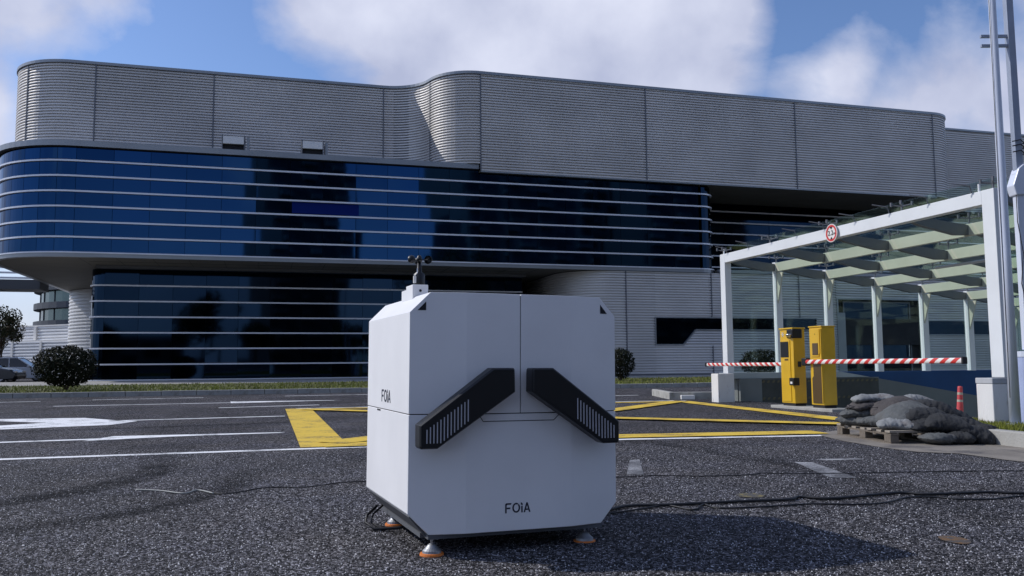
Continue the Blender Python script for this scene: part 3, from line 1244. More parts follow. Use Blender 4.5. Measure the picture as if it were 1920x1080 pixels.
MB().box(45.2, 52.5, .5, .55, .2, 5.2).build('doorway_back', M_dark, bld)
for k, (da, db) in enumerate(((45.9, 48.5), (48.56, 51.4))):
    dr = MB().box(da, db, .30, .34, .22, 4.95).build('door', M_glass_lo, bld)
    f = MB()
    for a, b in ((da, da + .08), (db - .08, db)):
        f.box(a, b, .24, .30, .22, 5.0)
    f.box(da + .08, db - .08, .24, .30, 4.9, 5.0)
    f.build('door_frame', M_seam, dr)
    MB().box(db - .30, db - .26, .16, .24, 1.2, 2.1).build('handle', M_chrome, dr)
f = MB().box(45.2, 45.32, -.05, .3, .22, 5.2).box(52.38, 52.5, -.05, .3, .22, 5.2).box(45.32, 52.38, -.05, .3, 5.1, 5.2)
f.build('doorway_trim', M_coping, bld)
MB().box(45.34, 45.86, .0, .25, .22, 4.2).build('entrance_panel', M_coping, bld)
for ux in (29.75, 35.75, 42.3, 60.5):
    zlist = ((ZL0, WB - .1), (WT + .1, ZL1)) if W0 < ux < W1 else ((ZL0, ZL1),)
    for z0, z1 in zlist:
        MB().box(ux - .03, ux + .03, -.03, .1, z0, z1).build('seam_trim', M_seam, bld)
MB().box(29.0, 78, .02, .3, .0, .22).build('plinth', M_seam, bld)
# --- side wall of the ground floor at far left: ribs painted paler for the sun on them
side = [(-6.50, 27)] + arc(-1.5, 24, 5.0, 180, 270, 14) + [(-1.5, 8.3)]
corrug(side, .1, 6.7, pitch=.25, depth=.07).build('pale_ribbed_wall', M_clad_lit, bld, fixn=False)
# --- link bridge leaving the building at the far left
lb = MB()
for k, z in enumerate((6.9, 7.25, 7.6)):
    lb.box(-30, -6.7, 15.0, 15.1, z, z + .12)
lb.build('bridge_rail', M_fin, bld)
MB().box(-30, -6.7, 15.0, 17.5, 6.2, 6.85).build('bridge_deck', M_under, bld)

# rolled banner behind the glass
MB().box(9.35, 13.1, -.004, .012, 9.50, 10.14).build('blue_banner', mat('blue banner', (.002, .014, .13), .6, spec=.1), bld)

# ============================================================ far left: service building, round tower, tree, cars
tower = empty('round_tower', (-77, 172, 0), 0, 'round grey-green office tower with dark slab bands, far left beyond the louvred shed', 'building')
for k in range(5):
    z = 1.75 + k * 3.4
    MB().lathe([(17.2, 0), (17.2, 1.15)], (0, 0, z), 48).build('slab_band', M_far_band, tower)
    gl_ = MB().lathe([(16.0, 0), (16.0, 2.25)], (0, 0, z + 1.15), 48).build('glass_drum', M_far_glass, tower)
    mu = MB().box(-.08, .08, -.08, .08, 1.15, 3.4).mesh('mullion', M_far_band)
    for a in range(24):
        an = a * 2 * pi / 24
        inst(mu, 'mullion', gl_, (16.05 * cos(an), 16.05 * sin(an), z))
MB().lathe([(16.3, 0), (16.3, .5)], (0, 0, 18.75), 48).build('roof', M_far_band, tower)

shed = empty('louvred_shed', (-44.3, 73.6, 0), radians(-26), 'low pale shed clad in horizontal louvres, between the tree and the building', 'building')
MB().box(-2.5, 13.4, 1.0, 8, -.1, 4.3).build('opaque_core', M_seam, shed)
corrug([(0, 0), (1.0, 0), (12, 0)], .1, 3.1, pitch=.26, depth=.07).build('louvre_wall', M_clad_lit, shed, fixn=False)
corrug([(1.3, .9), (13.4, .9)], 3.2, 4.40, pitch=.26, depth=.07).build('upper_louvre_wall', M_clad_lit, shed, fixn=False)
MB().box(0, 12, -.05, 1.0, 3.1, 3.22).build('roof_edge', M_whitep, shed)
MB().box(1.2, 13.5, .8, 7, 4.4, 4.52).build('roof', M_whitep, shed)
for x in (0, 1.9, 5.6):
    MB().box(x, x + .25, -.12, -.005, 0, 3.1).build('post', M_whitep, shed)
MB().box(3.6, 3.9, .70, .80, 3.25, 4.4).build('post', M_whitep, shed)


def leaf_cloud(mb, rnd, c, rad, n, size, surf=.55, flat=1.0):
    """small leaf quads through an uneven ellipsoid"""
    sd = rnd.uniform(0, 100)
    for _ in range(n):
        th, ph = rnd.uniform(0, 2 * pi), math.acos(rnd.uniform(-1, 1))
        d = Vector((sin(ph) * cos(th), sin(ph) * sin(th), cos(ph)))
        k = (rnd.random() ** (1 / 3)) if rnd.random() > surf else rnd.uniform(.84, 1.04)
        bumpy = 1 + .16 * noise.noise(d * 2.4 + Vector((sd, 0, 0))) + .10 * noise.noise(d * 6 + Vector((0, sd, 0)))
        p = Vector((c[0] + d.x * rad[0] * k * bumpy, c[1] + d.y * rad[1] * k * bumpy, c[2] + d.z * rad[2] * k * bumpy * flat))
        s_ = size * rnd.uniform(.6, 1.3)
        nrm = (d + Vector((rnd.uniform(-1, 1), rnd.uniform(-1, 1), rnd.uniform(-1, 1))) * .9).normalized()
        t = nrm.cross(Vector((rnd.uniform(-1, 1), rnd.uniform(-1, 1), rnd.uniform(-1, 1)))).normalized()
        b = nrm.cross(t)
        mb.quad(tuple(p - t * s_ * .5), tuple(p + b * s_ * .32), tuple(p + t * s_ * .5), tuple(p - b * s_ * .32))


def bush(loc, rad, h, n, seed, label, size=.075, group=None):
    rnd = random.Random(seed)
    root = empty('round_bush', loc, 0, label, 'bush', group)
    mb = MB()
    leaf_cloud(mb, rnd, (0, 0, h * .56), (rad, rad, h * .46), n, size, .6)
    mb.build('foliage', M_leaf, root, fixn=False)
    st = MB()
    for k in range(9):
        a = rnd.uniform(0, 2 * pi)
        r1 = rad * rnd.uniform(.3, .75)
        st.tube([(.04 * cos(a), .04 * sin(a), 0), (r1 * .4 * cos(a), r1 * .4 * sin(a), h * .25), (r1 * cos(a), r1 * sin(a), h * .62)], .022, 5, .007)
    st.build('stems', M_bark, root)
    return root


bush((-14.3, 27.4, .12), .93, 1.42, 9000, 1, 'round dark clipped bush on the lawn strip in front of the white car')
bush((4.6, 36.6, .12), .62, 1.38, 3500, 2, 'dark bush half hidden behind the white cabinet, before the ribbed wall', .08)
bush((12.0, 41.3, .12), 1.0, 1.35, 4500, 3, 'dark bush seen through the canopy frame left of the yellow posts', .085)


def tree(loc, h, rad, n, seed, label, size=.16, cat='tree'):
    rnd = random.Random(seed)
    root = empty('street_tree', loc, 0, label, cat)
    tr = MB()
    tr.tube([(0, 0, -.1), (.05, .02, h * .25), (-.03, .05, h * .5), (.02, 0, h * .9)], .13, 8, .03)
    tips = []
    for k in range(11):
        a = k * 2.4 + rnd.uniform(-.3, .3)
        z0 = h * rnd.uniform(.28, .6)
        r1 = rad * rnd.uniform(.5, .95)
        z1 = z0 + h * rnd.uniform(.12, .34)
        tr.tube([(0, 0, z0), (r1 * .5 * cos(a), r1 * .5 * sin(a), (z0 + z1) / 2 + .1), (r1 * cos(a), r1 * sin(a), z1)], .05, 5, .012)
        tips.append((r1 * cos(a), r1 * sin(a), z1))
    tips += [(0, 0, h * .92), (.3, .2, h * .8), (-.3, 0, h * .72)]
    tr.build('trunk', M_bark, root)
    cr = MB()
    for p in tips:
        rr_ = rad * rnd.uniform(.28, .46)
        leaf_cloud(cr, rnd, p, (rr_, rr_, rr_ * 1.05), n // len(tips), size, .35)
    cr.build('crown', M_leaf_tree, root, fixn=False)
    return root


tree((-35.9, 60.0, 0), 5.2, 1.6, 3600, 8, 'young tree with reddish green leaves rising behind the parked cars at far left', .17)


def sedan(loc, rz, paint, label, L=4.7, Wd=1.82, Hh=1.5, suv=0):
    root = empty('parked_car', loc, rz, label, 'car')
    # side profile, x forward; nose at +L/2
    lower = [(-2.30, .30), (-2.35, .60), (-2.30, .86), (-2.05, .98), (-1.2, 1.0), (0.75, .97), (1.35, .93), (2.0, .80), (2.28, .62), (2.33, .42), (2.25, .24),
             (1.85, .20), (-1.85, .20)]
    sc = L / 4.66
    secs = [(-.5, .90), (-.46, .97), (-.38, 1.0), (.38, 1.0), (.46, .97), (.5, .90)]
    mb = MB()
    n_ = len(lower)
    for sy, k in secs:
        for x, z in lower:
            mb.v.append((x * sc * (1 - .03 * (abs(sy) > .4)), sy * Wd, .5 + (z - .5) * k))
    for i in range(len(secs) - 1):
        for j in range(n_):
            j2 = (j + 1) % n_
            mb.f.append((i * n_ + j, i * n_ + j2, (i + 1) * n_ + j2, (i + 1) * n_ + j))
    mb.f.append(tuple(range(n_))[::-1])
    mb.f.append(tuple((len(secs) - 1) * n_ + j for j in range(n_)))
    body = mb.build('body', paint, root, bevel=.03, smooth=False)
    top = Hh
    cab = [(-1.75, .96), (-1.1, top - .06), (-.5, top), (.15, top - .02), (1.12, .94)]

    def loft(pr, w0, w1):
        m2 = MB()
        for s in (-1, 1):
            for x, z in pr:
                f = (z - .9) / (top - .9)
                m2.v.append((x * sc, s * (w0 + (w1 - w0) * f) * Wd / 2, z))
        k = len(pr)
        m2.f.append(tuple(range(k))[::-1])
        m2.f.append(tuple(k + i for i in range(k)))
        for i in range(k):
            j = (i + 1) % k
            m2.f.append((i, j, k + j, k + i))
        return m2
    loft(cab, .93, .70).build('greenhouse', M_carglass, root, bevel=.03)
    roof = [(-1.20, top - .075), (-1.1, top - .045), (-.5, top + .012), (.15, top - .008), (.28, top - .07)]
    loft(roof, .94, .71).build('roof_panel', paint, root, bevel=.01)
    for s in (-1, 1):
        pl = MB()
        for xa, za, xb, zb_ in ((1.14, .93, .15, top - .03), (-.25, .95, -.30, top - .02), (-1.78, .95, -1.1, top - .06)):
            ya, yb = s * .935 * Wd / 2, s * .715 * Wd / 2
            pl.tube([(xa * sc, ya, za), (xb * sc, yb, zb_)], .035, 6)
        pl.build('pillar', paint, root)
        MB().box(.85, 1.02, s * Wd * .49 - .08, s * Wd * .49 + .12 * (s > 0) + .02, .93, 1.07).build('wing_mirror', paint, root, bevel=.03)
        MB().box(2.12, 2.27, s * Wd * .36 - .16, s * Wd * .36 + .16, .60, .72).build('headlight', M_lamp, root, bevel=.02)
        MB().box(-2.3, -2.18, s * Wd * .38 - .16, s * Wd * .38 + .16, .70, .84).build('tail_light', M_red, root, bevel=.02)
        for x in (-1.38, 1.42):
            w = MB().lathe([(.24, -.10), (.32, -.10), (.335, -.06), (.335, .06), (.32, .10), (.24, .10)], (0, 0, 0), 24).build('wheel', M_tyre, root)
            w.location = (x * sc, s * (Wd / 2 - .11), .335)
            w.rotation_euler = (pi / 2, 0, 0)
            MB().lathe([(.02, -.108), (.22, -.104), (.235, 0), (.22, .104), (.02, .108)], (0, 0, 0), 16).build('rim', M_rim, w)
    return root


sedan((-33.3, 57.6, 0), A - .05, M_carw, 'white car parked behind the round bush at the far left edge', Hh=1.62)
sedan((-32.0, 51.5, 0), A - .12, M_card, 'dark car parked in front of the white car at the far left edge', Hh=1.40)

# ============================================================ the other side of the street (reflected in the glass)
def block(name, x0, x1, y0, y1, h, m, label, nx, nz, cat='building'):
    root = empty(name, ((x0 + x1) / 2, (y0 + y1) / 2, 0), 0, label, cat)
    w, d = (x1 - x0) / 2, (y1 - y0) / 2
    MB().box(-w, w, -d, d, 0, h).build('wall', m, root)
    MB().box(-w - .3, w + .3, -d - .3, d + .3, h, h + .8).build('roof', M_roof, root)
    cw, ch = 2 * w / nx, h / nz
    wm = MB().box(-cw * .28, cw * .28, 0, .12, 0, ch * .55).mesh('window', M_win)
    for i in range(nx):
        for j in range(nz):
            inst(wm, 'window', root, (-w + cw * (i + .5), d, ch * (j + .25)))
    for i in range(0, nx, 2):
        b = MB()
        for j in range(1, nz):
            b.box(-w + cw * (i + .1), -w + cw * (i + .9), d + .02, d + 1.2, ch * j, ch * j + .9)
        b.build('balcony_stack', M_block2, root)
    return root


block('apartment_block', 16, 31, -66, -52, 54, M_block, 'tall apartment block across the street, mirrored in the middle of the blue glass', 5, 16)
block('apartment_block', 57, 95, -72, -56, 44, M_block2, 'wide apartment block across the street, mirrored in the dark right part of the glass', 8, 13)
block('apartment_block', 96, 135, -60, -44, 50, M_block, 'long apartment block across the street, mirrored at the right end of the glass', 9, 15)
block('low_office', -50, 8, -90, -76, 7, M_block2, 'low office row across the street, mirrored at the foot of the glass', 12, 2)


def far_tree(x, y, h, rad, seed, label):
    rnd = random.Random(seed)
    root = empty('roadside_tree', (x, y, 0), 0, label, 'tree')
    MB().tube([(0, 0, 0), (.2, 0, h * .4), (0, .1, h * .8)], .3, 7, .08).build('trunk', M_bark, root)
    cr = MB()
    for k in range(9):
        a = rnd.uniform(0, 2 * pi)
        q = rnd.uniform(0, .6) * rad
        leaf_cloud(cr, rnd, (q * cos(a), q * sin(a), h * rnd.uniform(.42, .88)), (rad * .5, rad * .5, h * .17), 260, .7, .4)
    cr.build('crown', M_leaf_tree, root, fixn=False)


for i, (x, y, h, rad, lb_) in enumerate(((2.5, -38, 13, 5, 'broad tree across the street, mirrored at the left of the ground floor glass'),
                                   (11, -44, 9, 4, 'small tree across the street, mirrored left of the tall block'),
                                   (45, -45, 22, 6, 'tall tree across the street, mirrored right of the blue gap in the glass'),
                                   (54, -42, 27, 7, 'tallest tree across the street, mirrored in the middle of the upper glass'),
                                   (-14, -36, 8, 4, 'low tree across the street, mirrored at the rounded glass corner'),
                                   (24, -34, 9, 5, 'spreading tree across the street, mirrored under the tall block'),
                                   (36, -36, 8, 4, 'low tree across the street, mirrored right of the tall block'))):
    far_tree(x, y, h, rad, 40 + i, lb_)

# ============================================================ GARAGE RAMP CANOPY (own grid: x = p along the ramp, y = -q)
can = empty('garage_canopy', (*P0, 0), A, 'white steel canopy with glass roof over the garage ramp, right of the white cabinet', 'canopy')
DROP = .107
NF = 8
SP = 1.35
QW = 7.60


def bq(mb, p0, p1, q0, q1, z0, z1):
    return mb.box(p0, p1, -q1, -q0, z0, z1)


for k in range(NF):
    p = k * SP
    zt = 3.30 - DROP * p
    th = .20
    fr_m = M_frame if k == 0 else M_beam
    base = .62 if k else .62
    if k == 0:
        bq(MB(), 0, .16, .20, QW - .22, zt - th, zt).build('front_beam', M_frame, can, bevel=.006)
        bq(MB(), 0, .16, 0, .20, base, zt + .003).build('front_column', M_frame, can, bevel=.006)
        bq(MB(), 0, .16, QW - .22, QW, base, zt + .003).build('front_column', M_frame, can, bevel=.006)
    else:
        bq(MB(), p, p + .10, .12, QW - .12, zt - th - .02, zt - .02).build('cross_beam', M_beam, can, bevel=.004)
        for q0, q1, sgn in ((0, .12, 1), (QW - .12, QW, -1)):
            bq(MB(), p, p + .16, q0, q1, base, zt).build('side_column', M_frame, can, bevel=.004)
            # knee bracket
            a = q1 if sgn > 0 else q0
            MB().prism([(-a, zt - th - .05), (-(a + sgn * .24), zt - th - .05), (-a, zt - th - .75)], 'x', p + .03, p + .06).build('knee_plate', M_beam, can)
    # rafters running down the ramp between the frames
    if k < NF - 1:
        for q in (1.9, 3.8, 5.7, .06, QW - .06):
            z0, z1 = zt - .04, zt - .04 - DROP * SP
            pa = p + (.16 if k == 0 else .10)
            pb = (k + 1) * SP
            zs = zt - .04 - DROP * (pa - p)
            h = .17
            m_r = MB().prism([(pa, zs), (pb, z1), (pb, z1 - h * .95), (pb - .25, z1 - h), (pa + .25, zs - h), (pa, zs - h * .55)], 'y', -q - .05, -q + .05)
            m_r.build('rafter', M_rafter, can)
# glass roof panes and the stainless spider fittings that carry them
gp = None
for k in range(NF - 1):
    for j in range(4):
        q0, q1 = j * 1.9 + .02, (j + 1) * 1.9 - .02
        pa, pb = k * SP + (.10 if k == 0 else .02), (k + 1) * SP - .02
        za, zb_ = 3.30 - DROP * pa + .17, 3.30 - DROP * pb + .17
        mb = MB()
        mb.v = [(pa, -q0, za), (pb, -q0, zb_), (pb, -q1, zb_), (pa, -q1, za), (pa, -q0, za + .014), (pb, -q0, zb_ + .014), (pb, -q1, zb_ + .014), (pa, -q1, za + .014)]
        mb.f = [(0, 1, 2, 3), (7, 6, 5, 4), (0, 4, 5, 1), (1, 5, 6, 2), (2, 6, 7, 3), (3, 7, 4, 0)]
        mb.build('roof_pane', M_pglass, can)
sp_me = None
for k in range(NF):
    for j in range(5):
        p, q = k * SP + .07, min(max(j * 1.9, .07), QW - .07)
        zt = 3.30 - DROP * p
        if sp_me is None:
            s = MB().tube([(0, 0, -.01), (0, 0, .11)], .014, 8)
            for ax, ay in ((1, 1), (1, -1), (-1, 1), (-1, -1)):
                s.tube([(0, 0, .09), (ax * .11, ay * .11, .12)], .011, 6)
                s.tube([(ax * .11, ay * .11, .10), (ax * .11, ay * .11, .165)], .02, 8)
            sp_me = s.mesh('spider_fitting', M_seam)
        inst(sp_me, 'spider_fitting', can, (p, -q, zt))
# front glass brackets sticking up above the beam
for j in range(9):
    q = .35 + j * .86
    MB().tube([(-.02, -q, 3.3), (-.05, -q, 3.40), (-.22, -q + .16, 3.46)], .010, 6).build('glass_clamp', M_seam, can)
MB().tube([(.05, -.1, 3.3), (.05, -.1, 3.42)], .018, 8).build('finial', M_frame, can)
MB().tube([(.05, -7.3, 3.3), (.05, -7.3, 3.42)], .018, 8).build('finial', M_frame, can)
# side glazing between the columns
for k in range(NF - 1):
    pa, pb = k * SP + .18, (k + 1) * SP - .02
    za, zb_ = 3.28 - DROP * pa - .1, 3.28 - DROP * pb - .1
    for yy in (-.05, -(QW - .06)):
        mb = MB()
        y0, y1 = yy, yy + .012
        mb.v = [(pa, y0, .64), (pb, y0, .64), (pb, y0, zb_), (pa, y0, za), (pa, y1, .64), (pb, y1, .64), (pb, y1, zb_), (pa, y1, za)]
        mb.f = [(0, 1, 2, 3), (7, 6, 5, 4), (0, 4, 5, 1), (1, 5, 6, 2), (2, 6, 7, 3), (3, 7, 4, 0)]
        mb.build('side_pane', M_pglass, can)
# strip lamp under a beam
MB().tube([(3.0, -3.2, 2.72), (3.0, -4.9, 2.72)], .03, 8).build('strip_lamp', M_lamp, can)

# low side walls of the ramp
rw = empty('ramp_wall', (*P0, 0), A, 'low ramp wall under the canopy with blue paint above a sloping grey dado', 'wall')
# far wall: face looks towards +q
zd = lambda p: .63 - .159 * (p - 2.99)
far = MB().prism([(.28, -.3), (.28, .50), (4.05, .50), (4.05, zd(4.05) if zd(4.05) < .5 else .5), (24, zd(24)), (24, -4.6)], 'y', -.12, .22)
far.build('grey_dado', M_wallgrey, rw)
MB().prism([(4.05, zd(4.05)), (4.05, .50), (3.8, .50), (3.0, .628), (24, .628), (24, zd(24))], 'y', -.118, .215).build('blue_band', M_wallblue, rw)
MB().prism([(.02, .502), (3.78, .502), (2.99, .63), (.02, .63)], 'y', -.145, .23).build('coping', M_frame if 0 else mat('grey coping', (.36, .40, .40), .7, var=.08), rw)
MB().box(.30, .85, -.20, -.12, -.1, .50).build('end_post', M_wallgrey, rw)
gp_ = MB().box(.55, 4.0, -.165, -.13, -.25, .47).build('guard_panel', M_walldark, rw)
hd = MB()
for k in range(26):
    x = .60 + k * .132
    hd.prism([(x, .40), (x + .06, .40), (x + .09, .455), (x + .03, .455)], 'y', -.172, -.166)
    if k < 24:
        hd.prism([(x, .02), (x + .06, .02), (x + .09, .075), (x + .03, .075)], 'y', -.172, -.166)
for k in range(5):
    hd.prism([(.58, .08 + k * .07), (.62, .11 + k * .07), (.62, .14 + k * .07), (.58, .11 + k * .07)], 'y', -.172, -.166)
hd.build('hazard_dash', M_hazy, gp_)
near = MB().prism([(.3, -.1), (.3, .62), (24, .62), (24, -4.6)], 'y', -7.75, -7.45)
near.build('near_wall', M_pillar, rw)

pl_ = empty('gate_pillar', (*pw(-.4, .16), 0), A, 'short white pillar at the far left foot of the canopy', 'pillar')
MB().box(0, .40, -.30, 0, -.05, .62).build('shaft', M_pillar, pl_, bevel=.012)
pl_ = empty('gate_pillar', (*pw(-.46, 7.56), 0), A, 'short white pillar with rust streaks at the near right foot of the canopy', 'pillar')
MB().box(0, .30, -.28, 0, -.05, .54).build('shaft', M_pillar, pl_, bevel=.012)
MB().box(-.006, .306, -.286, .006, .54, .62).build('cap', M_wallgrey if 0 else mat('grey cap', (.42, .43, .45), .8, var=.1, vscale=6), pl_, bevel=.01)

# height limit sign on the beam
sg = empty('height_limit_sign', (*pw(-.03, 4.03), 3.19), A, 'round red and white 2.2m height limit sign fixed on the white canopy beam', 'sign')


def disc(r0, r1, n=32, x0=0, x1=-.012):
    mb = MB()
    for x in (x0, x1):
        for r_ in (r0, r1):
            for k in range(n):
                a = 2 * pi * k / n
                mb.v.append((x, r_ * cos(a), r_ * sin(a)))
    for k in range(n):
        k2 = (k + 1) % n
        i0, o0, i1, o1 = k, n + k, 2 * n + k, 3 * n + k
        i0b, o0b, i1b, o1b = k2, n + k2, 2 * n + k2, 3 * n + k2
        mb.f += [(i1, i1b, o1b, o1), (o0, o1, o1b, o0b), (i0, i0b, i1b, i1), (i0, o0, o0b, i0b)]
    return mb


SR = .165
disc(SR * .92, SR, x1=-.014).build('rim', M_whitep, sg)
disc(SR * .70, SR * .92, x1=-.016).build('red_ring', M_red, sg)
mb = MB().prism([(SR * .92 * cos(k * pi / 12), SR * .92 * sin(k * pi / 12)) for k in range(24)], 'x', -.010, .004)
mb.build('plate', M_whitep, sg)
tm = MB().prism([(-.035, SR * .70), (.035, SR * .70), (0, SR * .42)], 'x', -.0175, -.010).prism([(-.035, -SR * .70), (.035, -SR * .70), (0, -SR * .42)], 'x', -.0175, -.010)
tm.build('height_arrows', M_gap, sg)
te = text_mesh('2.2', .125, 'lettering', M_gap, .002)
inst(te, 'lettering', sg, (-.0135, .02, 0), (pi / 2, 0, -pi / 2))
inst(text_mesh('m', .07, 'lettering', M_gap, .002), 'lettering', sg, (-.0135, -.085, -.012), (pi / 2, 0, -pi / 2))

# ============================================================ BARRIER POSTS (q across the gate)
def cabinet_box(name, p, q, w, d, h, label):
    return empty(name, (*pw(p, q), 0), A, label, 'ticket post'), w, d, h


isl = structure('gate_island', MB().prism([(-1, 0), (-1, 1), (0, 1), (0, 0)], 'z', 0, .001), M_kerb) if 0 else None
gi_ = MB()
c_ = [pw(-.60, 2.75), pw(-.06, 2.75), pw(-.06, 4.6), pw(-.60, 4.6)]
gi_.v = [(x, y, -.05) for x, y in c_] + [(x, y, .05) for x, y in c_]
gi_.f = [(0, 3, 2, 1), (4, 5, 6, 7), (0, 1, 5, 4), (1, 2, 6, 5), (2, 3, 7, 6), (3, 0, 4, 7)]
structure('gate_island', gi_, M_kerb, bevel=.01)

t1 = empty('ticket_post', (*pw(-.50, 2.99), .05), A, 'yellow ticket post with black screen and dome camera, left one of the two', 'ticket post')
W1_, D1_, H1_ = .42, .25, 1.42
MB().box(0, D1_, -W1_, 0, .05, H1_).build('housing', M_yel, t1, bevel=.008)
MB().box(.015, D1_ - .015, -W1_ + .015, -.015, 0, .05).build('plinth', M_gap, t1)
MB().box(-.02, D1_ + .01, -W1_ - .01, .01, H1_ + .002, H1_ + .03).build('lid', M_yel, t1, bevel=.006)
MB().box(-.012, 0, -W1_ + .10, -.02, .08, 1.22).build('door', M_yel, t1, bevel=.004)
MB().box(-.020, -.012, -W1_ + .14, -.035, .90, 1.19).build('screen', M_black, t1, bevel=.003)
MB().box(-.018, -.012, -.26, -.15, .84, .87).build('slot', M_yel_gloss, t1)
MB().box(-.03, D1_ * .75, -W1_ - .02, -W1_ + .17, 1.25, 1.42).build('camera_hood', M_black, t1, bevel=.02)
MB().lathe([(.02, 0), (.055, .02), (.065, .05), (.065, .07)], (-.03, -W1_ + .07, 1.26), 16).build('camera_dome', M_chrome, t1, smooth=True)
rd = MB().box(-.07, .06, -W1_ - .07, -W1_ + .07, .38, .52).build('card_reader', M_black, t1, bevel=.01)
MB().box(-.074, -.07, -W1_ - .03, -W1_ + .03, .41, .45).build('label_plate', M_whitep, rd)
MB().box(.08, .15, -W1_ - .008, -W1_, .72, .82).build('side_socket', M_black, t1)
em = MB()
for k in range(6):
    an = k * pi / 3
    em.tube([(-.004, -.10 + .01 * cos(an), 1.33 + .01 * sin(an)), (-.004, -.10 + .045 * cos(an), 1.33 + .045 * sin(an))], .007, 5)
em.build('emblem', M_whitep, t1)

t2 = empty('barrier_post', (*pw(-.50, 3.90), .05), A, 'yellow barrier post with brown cover panels, right one of the two', 'barrier post')
MB().box(0, .27, -.36, 0, .05, 1.42).build('housing', M_yel, t2, bevel=.008)
MB().box(.015, .255, -.345, -.015, 0, .05).build('plinth', M_gap, t2)
MB().box(-.015, .28, -.37, .01, 1.422, 1.445).build('lid', M_yel, t2, bevel=.006)
MB().prism([(-.02, .95), (-.02, 1.39), (-.30, 1.39), (-.30, .97), (-.27, .93), (-.27, .90), (-.06, .90)], 'x', -.014, 0).build('upper_door', M_yel, t2, bevel=.004)
MB().box(-.022, -.014, -.26, -.10, .93, 1.14).build('cover_panel', M_yel_gloss, t2, bevel=.01)
MB().prism([(-.10, .56), (-.06, .52), (-.06, .08), (-.33, .08), (-.33, .80), (-.10, .80)], 'x', -.014, 0).build('lower_door', M_yel_gloss, t2, bevel=.004)
MB().box(-.02, 0, -.352, -.338, .08, 1.39).build('edge_trim', M_yel, t2)
MB().lathe([(.008, 0), (.008, .004)], (0, 0, 0), 8).build('keyhole', M_gap, t2).matrix_local = Matrix.Translation((-.016, -.18, 1.30)) @ Matrix.Rotation(-pi / 2, 4, 'Y')
pv = MB().box(-.08, .03, .015, .16, .74, .88).build('boom_pivot', M_black, t2, bevel=.02)


def boom(name, q0, q1, p, z, r0, label, stripes, z1=None):
    root = empty(name, (*pw(p, q0), z), A, label, 'barrier')
    Ln = abs(q1 - q0)
    sg_ = -1 if q1 > q0 else 1
    # octagonal arm with slanted stripes: each stripe its own slanted slab of the tube
    n = 10
    half = Ln / stripes
    for k in range(stripes):
        a, b = k * half, (k + 1) * half
        mb = MB()
        slant = half * .55
        for y in (a, b):
            for i in range(n):
                an = 2 * pi * i / n
                off = slant * sin(an)
                yy = y + off if 0 < y < Ln - 1e-6 else y
                mb.v.append((r0 * .5 * cos(an), sg_ * yy, r0 * sin(an)))
        for i in range(n):
            j = (i + 1) % n
            mb.f.append((i, j, n + j, n + i))
        if k == 0:
            mb.f.append(tuple(range(n))[::-1])
        if k == stripes - 1:
            mb.f.append(tuple(n + i for i in range(n)))
        mb.build('stripe', M_red if k % 2 == 0 else M_whitep, root)
    MB().box(-.04, .04, sg_ * Ln - .02, sg_ * Ln + .02, -r0 - .01, r0 + .01).build('end_cap', M_gap, root, bevel=.01)
    return root


boom('gate_barrier', 3.84, 7.48, -.56, .86, .040, 'red and white striped barrier arm right of the yellow posts', 36)
boom('gate_barrier', 3.02, .02, -.42, .82, .036, 'red and white striped barrier arm left of the yellow posts, in front of the canopy', 32)

# flexible delineator post
dl = empty('delineator_post', (6.22, 12.0, .015), 0, 'faded red plastic delineator post leaning beside the white pillar', 'post')
dl.rotation_euler = (0, radians(3.2), 0)
MB().lathe([(.056, 0), (.054, .012), (.050, .04), (.045, .14), (.037, .30), (.032, .46), (.030, .485), (.010, .49)], (0, 0, 0), 16).build('post', M_post, dl, smooth=True)
for z in (.17, .27, .37):
    MB().lathe([(.0485 - z * .036, 0), (.0475 - z * .036, .032)], (0, 0, z), 16).build('reflective_band', M_reflect, dl)

# ============================================================ POLES AT THE RIGHT
fp = empty('flagpole', (6.245, 10.72, .04), 0, 'tall tapering white flagpole rising from the grass island, in front of the grey mast', 'flagpole')
fp.rotation_euler = (0, radians(0.25), 0)
MB().tube([(0, 0, -.05), (0, 0, 2.2), (0, 0, 5.4), (0, 0, 9.0)], .066, 20, .034).build('pole', M_pole, fp, smooth=True)
MB().lathe([(.12, 0), (.12, .02), (.08, .035)], (0, 0, 0), 20).build('base_plate', M_pole2, fp)
MB().tube([(-.062, -.02, .35), (-.060, -.02, .9), (-.056, -.02, 3.0), (-.05, -.02, 6.5)], .004, 5).build('halyard', M_cable, fp)

ms = empty('grey_mast', (6.64, 10.98, .04), 0, 'grey square mast with bracket arm standing on a pale blue drum at the right edge', 'mast')
MB().lathe([(.205, 0), (.205, .93), (.19, .95), (.06, .955)], (.03, 0, -.02), 32).build('drum', M_bluebox, ms, smooth=False)
MB().lathe([(.212, .88), (.212, .95)], (.03, 0, -.02), 32).build('drum_rim', M_pole, ms)
m_lo = MB()
m_lo.box(-.075, .045, -.05, .05, .95, 3.25)
m_lo.build('lower_mast', M_pole, ms, bevel=.006)
MB().box(-.055, .035, -.045, .045, 3.25, 9.2).build('upper_mast', M_pole2, ms, bevel=.004)
MB().prism([(-.13, 3.08), (-.05, 3.30), (.02, 3.36), (.22, 3.34), (.22, 3.22), (.06, 3.16), (.02, 2.95), (-.10, 2.95)], 'y', -.085, .085).build('bracket', M_pole, ms, bevel=.012)
br = MB()
for z in (3.52, 3.60, 3.66):
    br.tube([(-.10, -.06, z), (.0, -.075, z + .02), (.07, -.05, z - .03), (.05, .06, z)], .008, 6)
br.build('wire_clamp', M_cable, ms)
for z in (4.95, 5.08):
    MB().box(-.40, -.055, -.02, .02, z, z + .035).build('rung', M_pole2, ms)
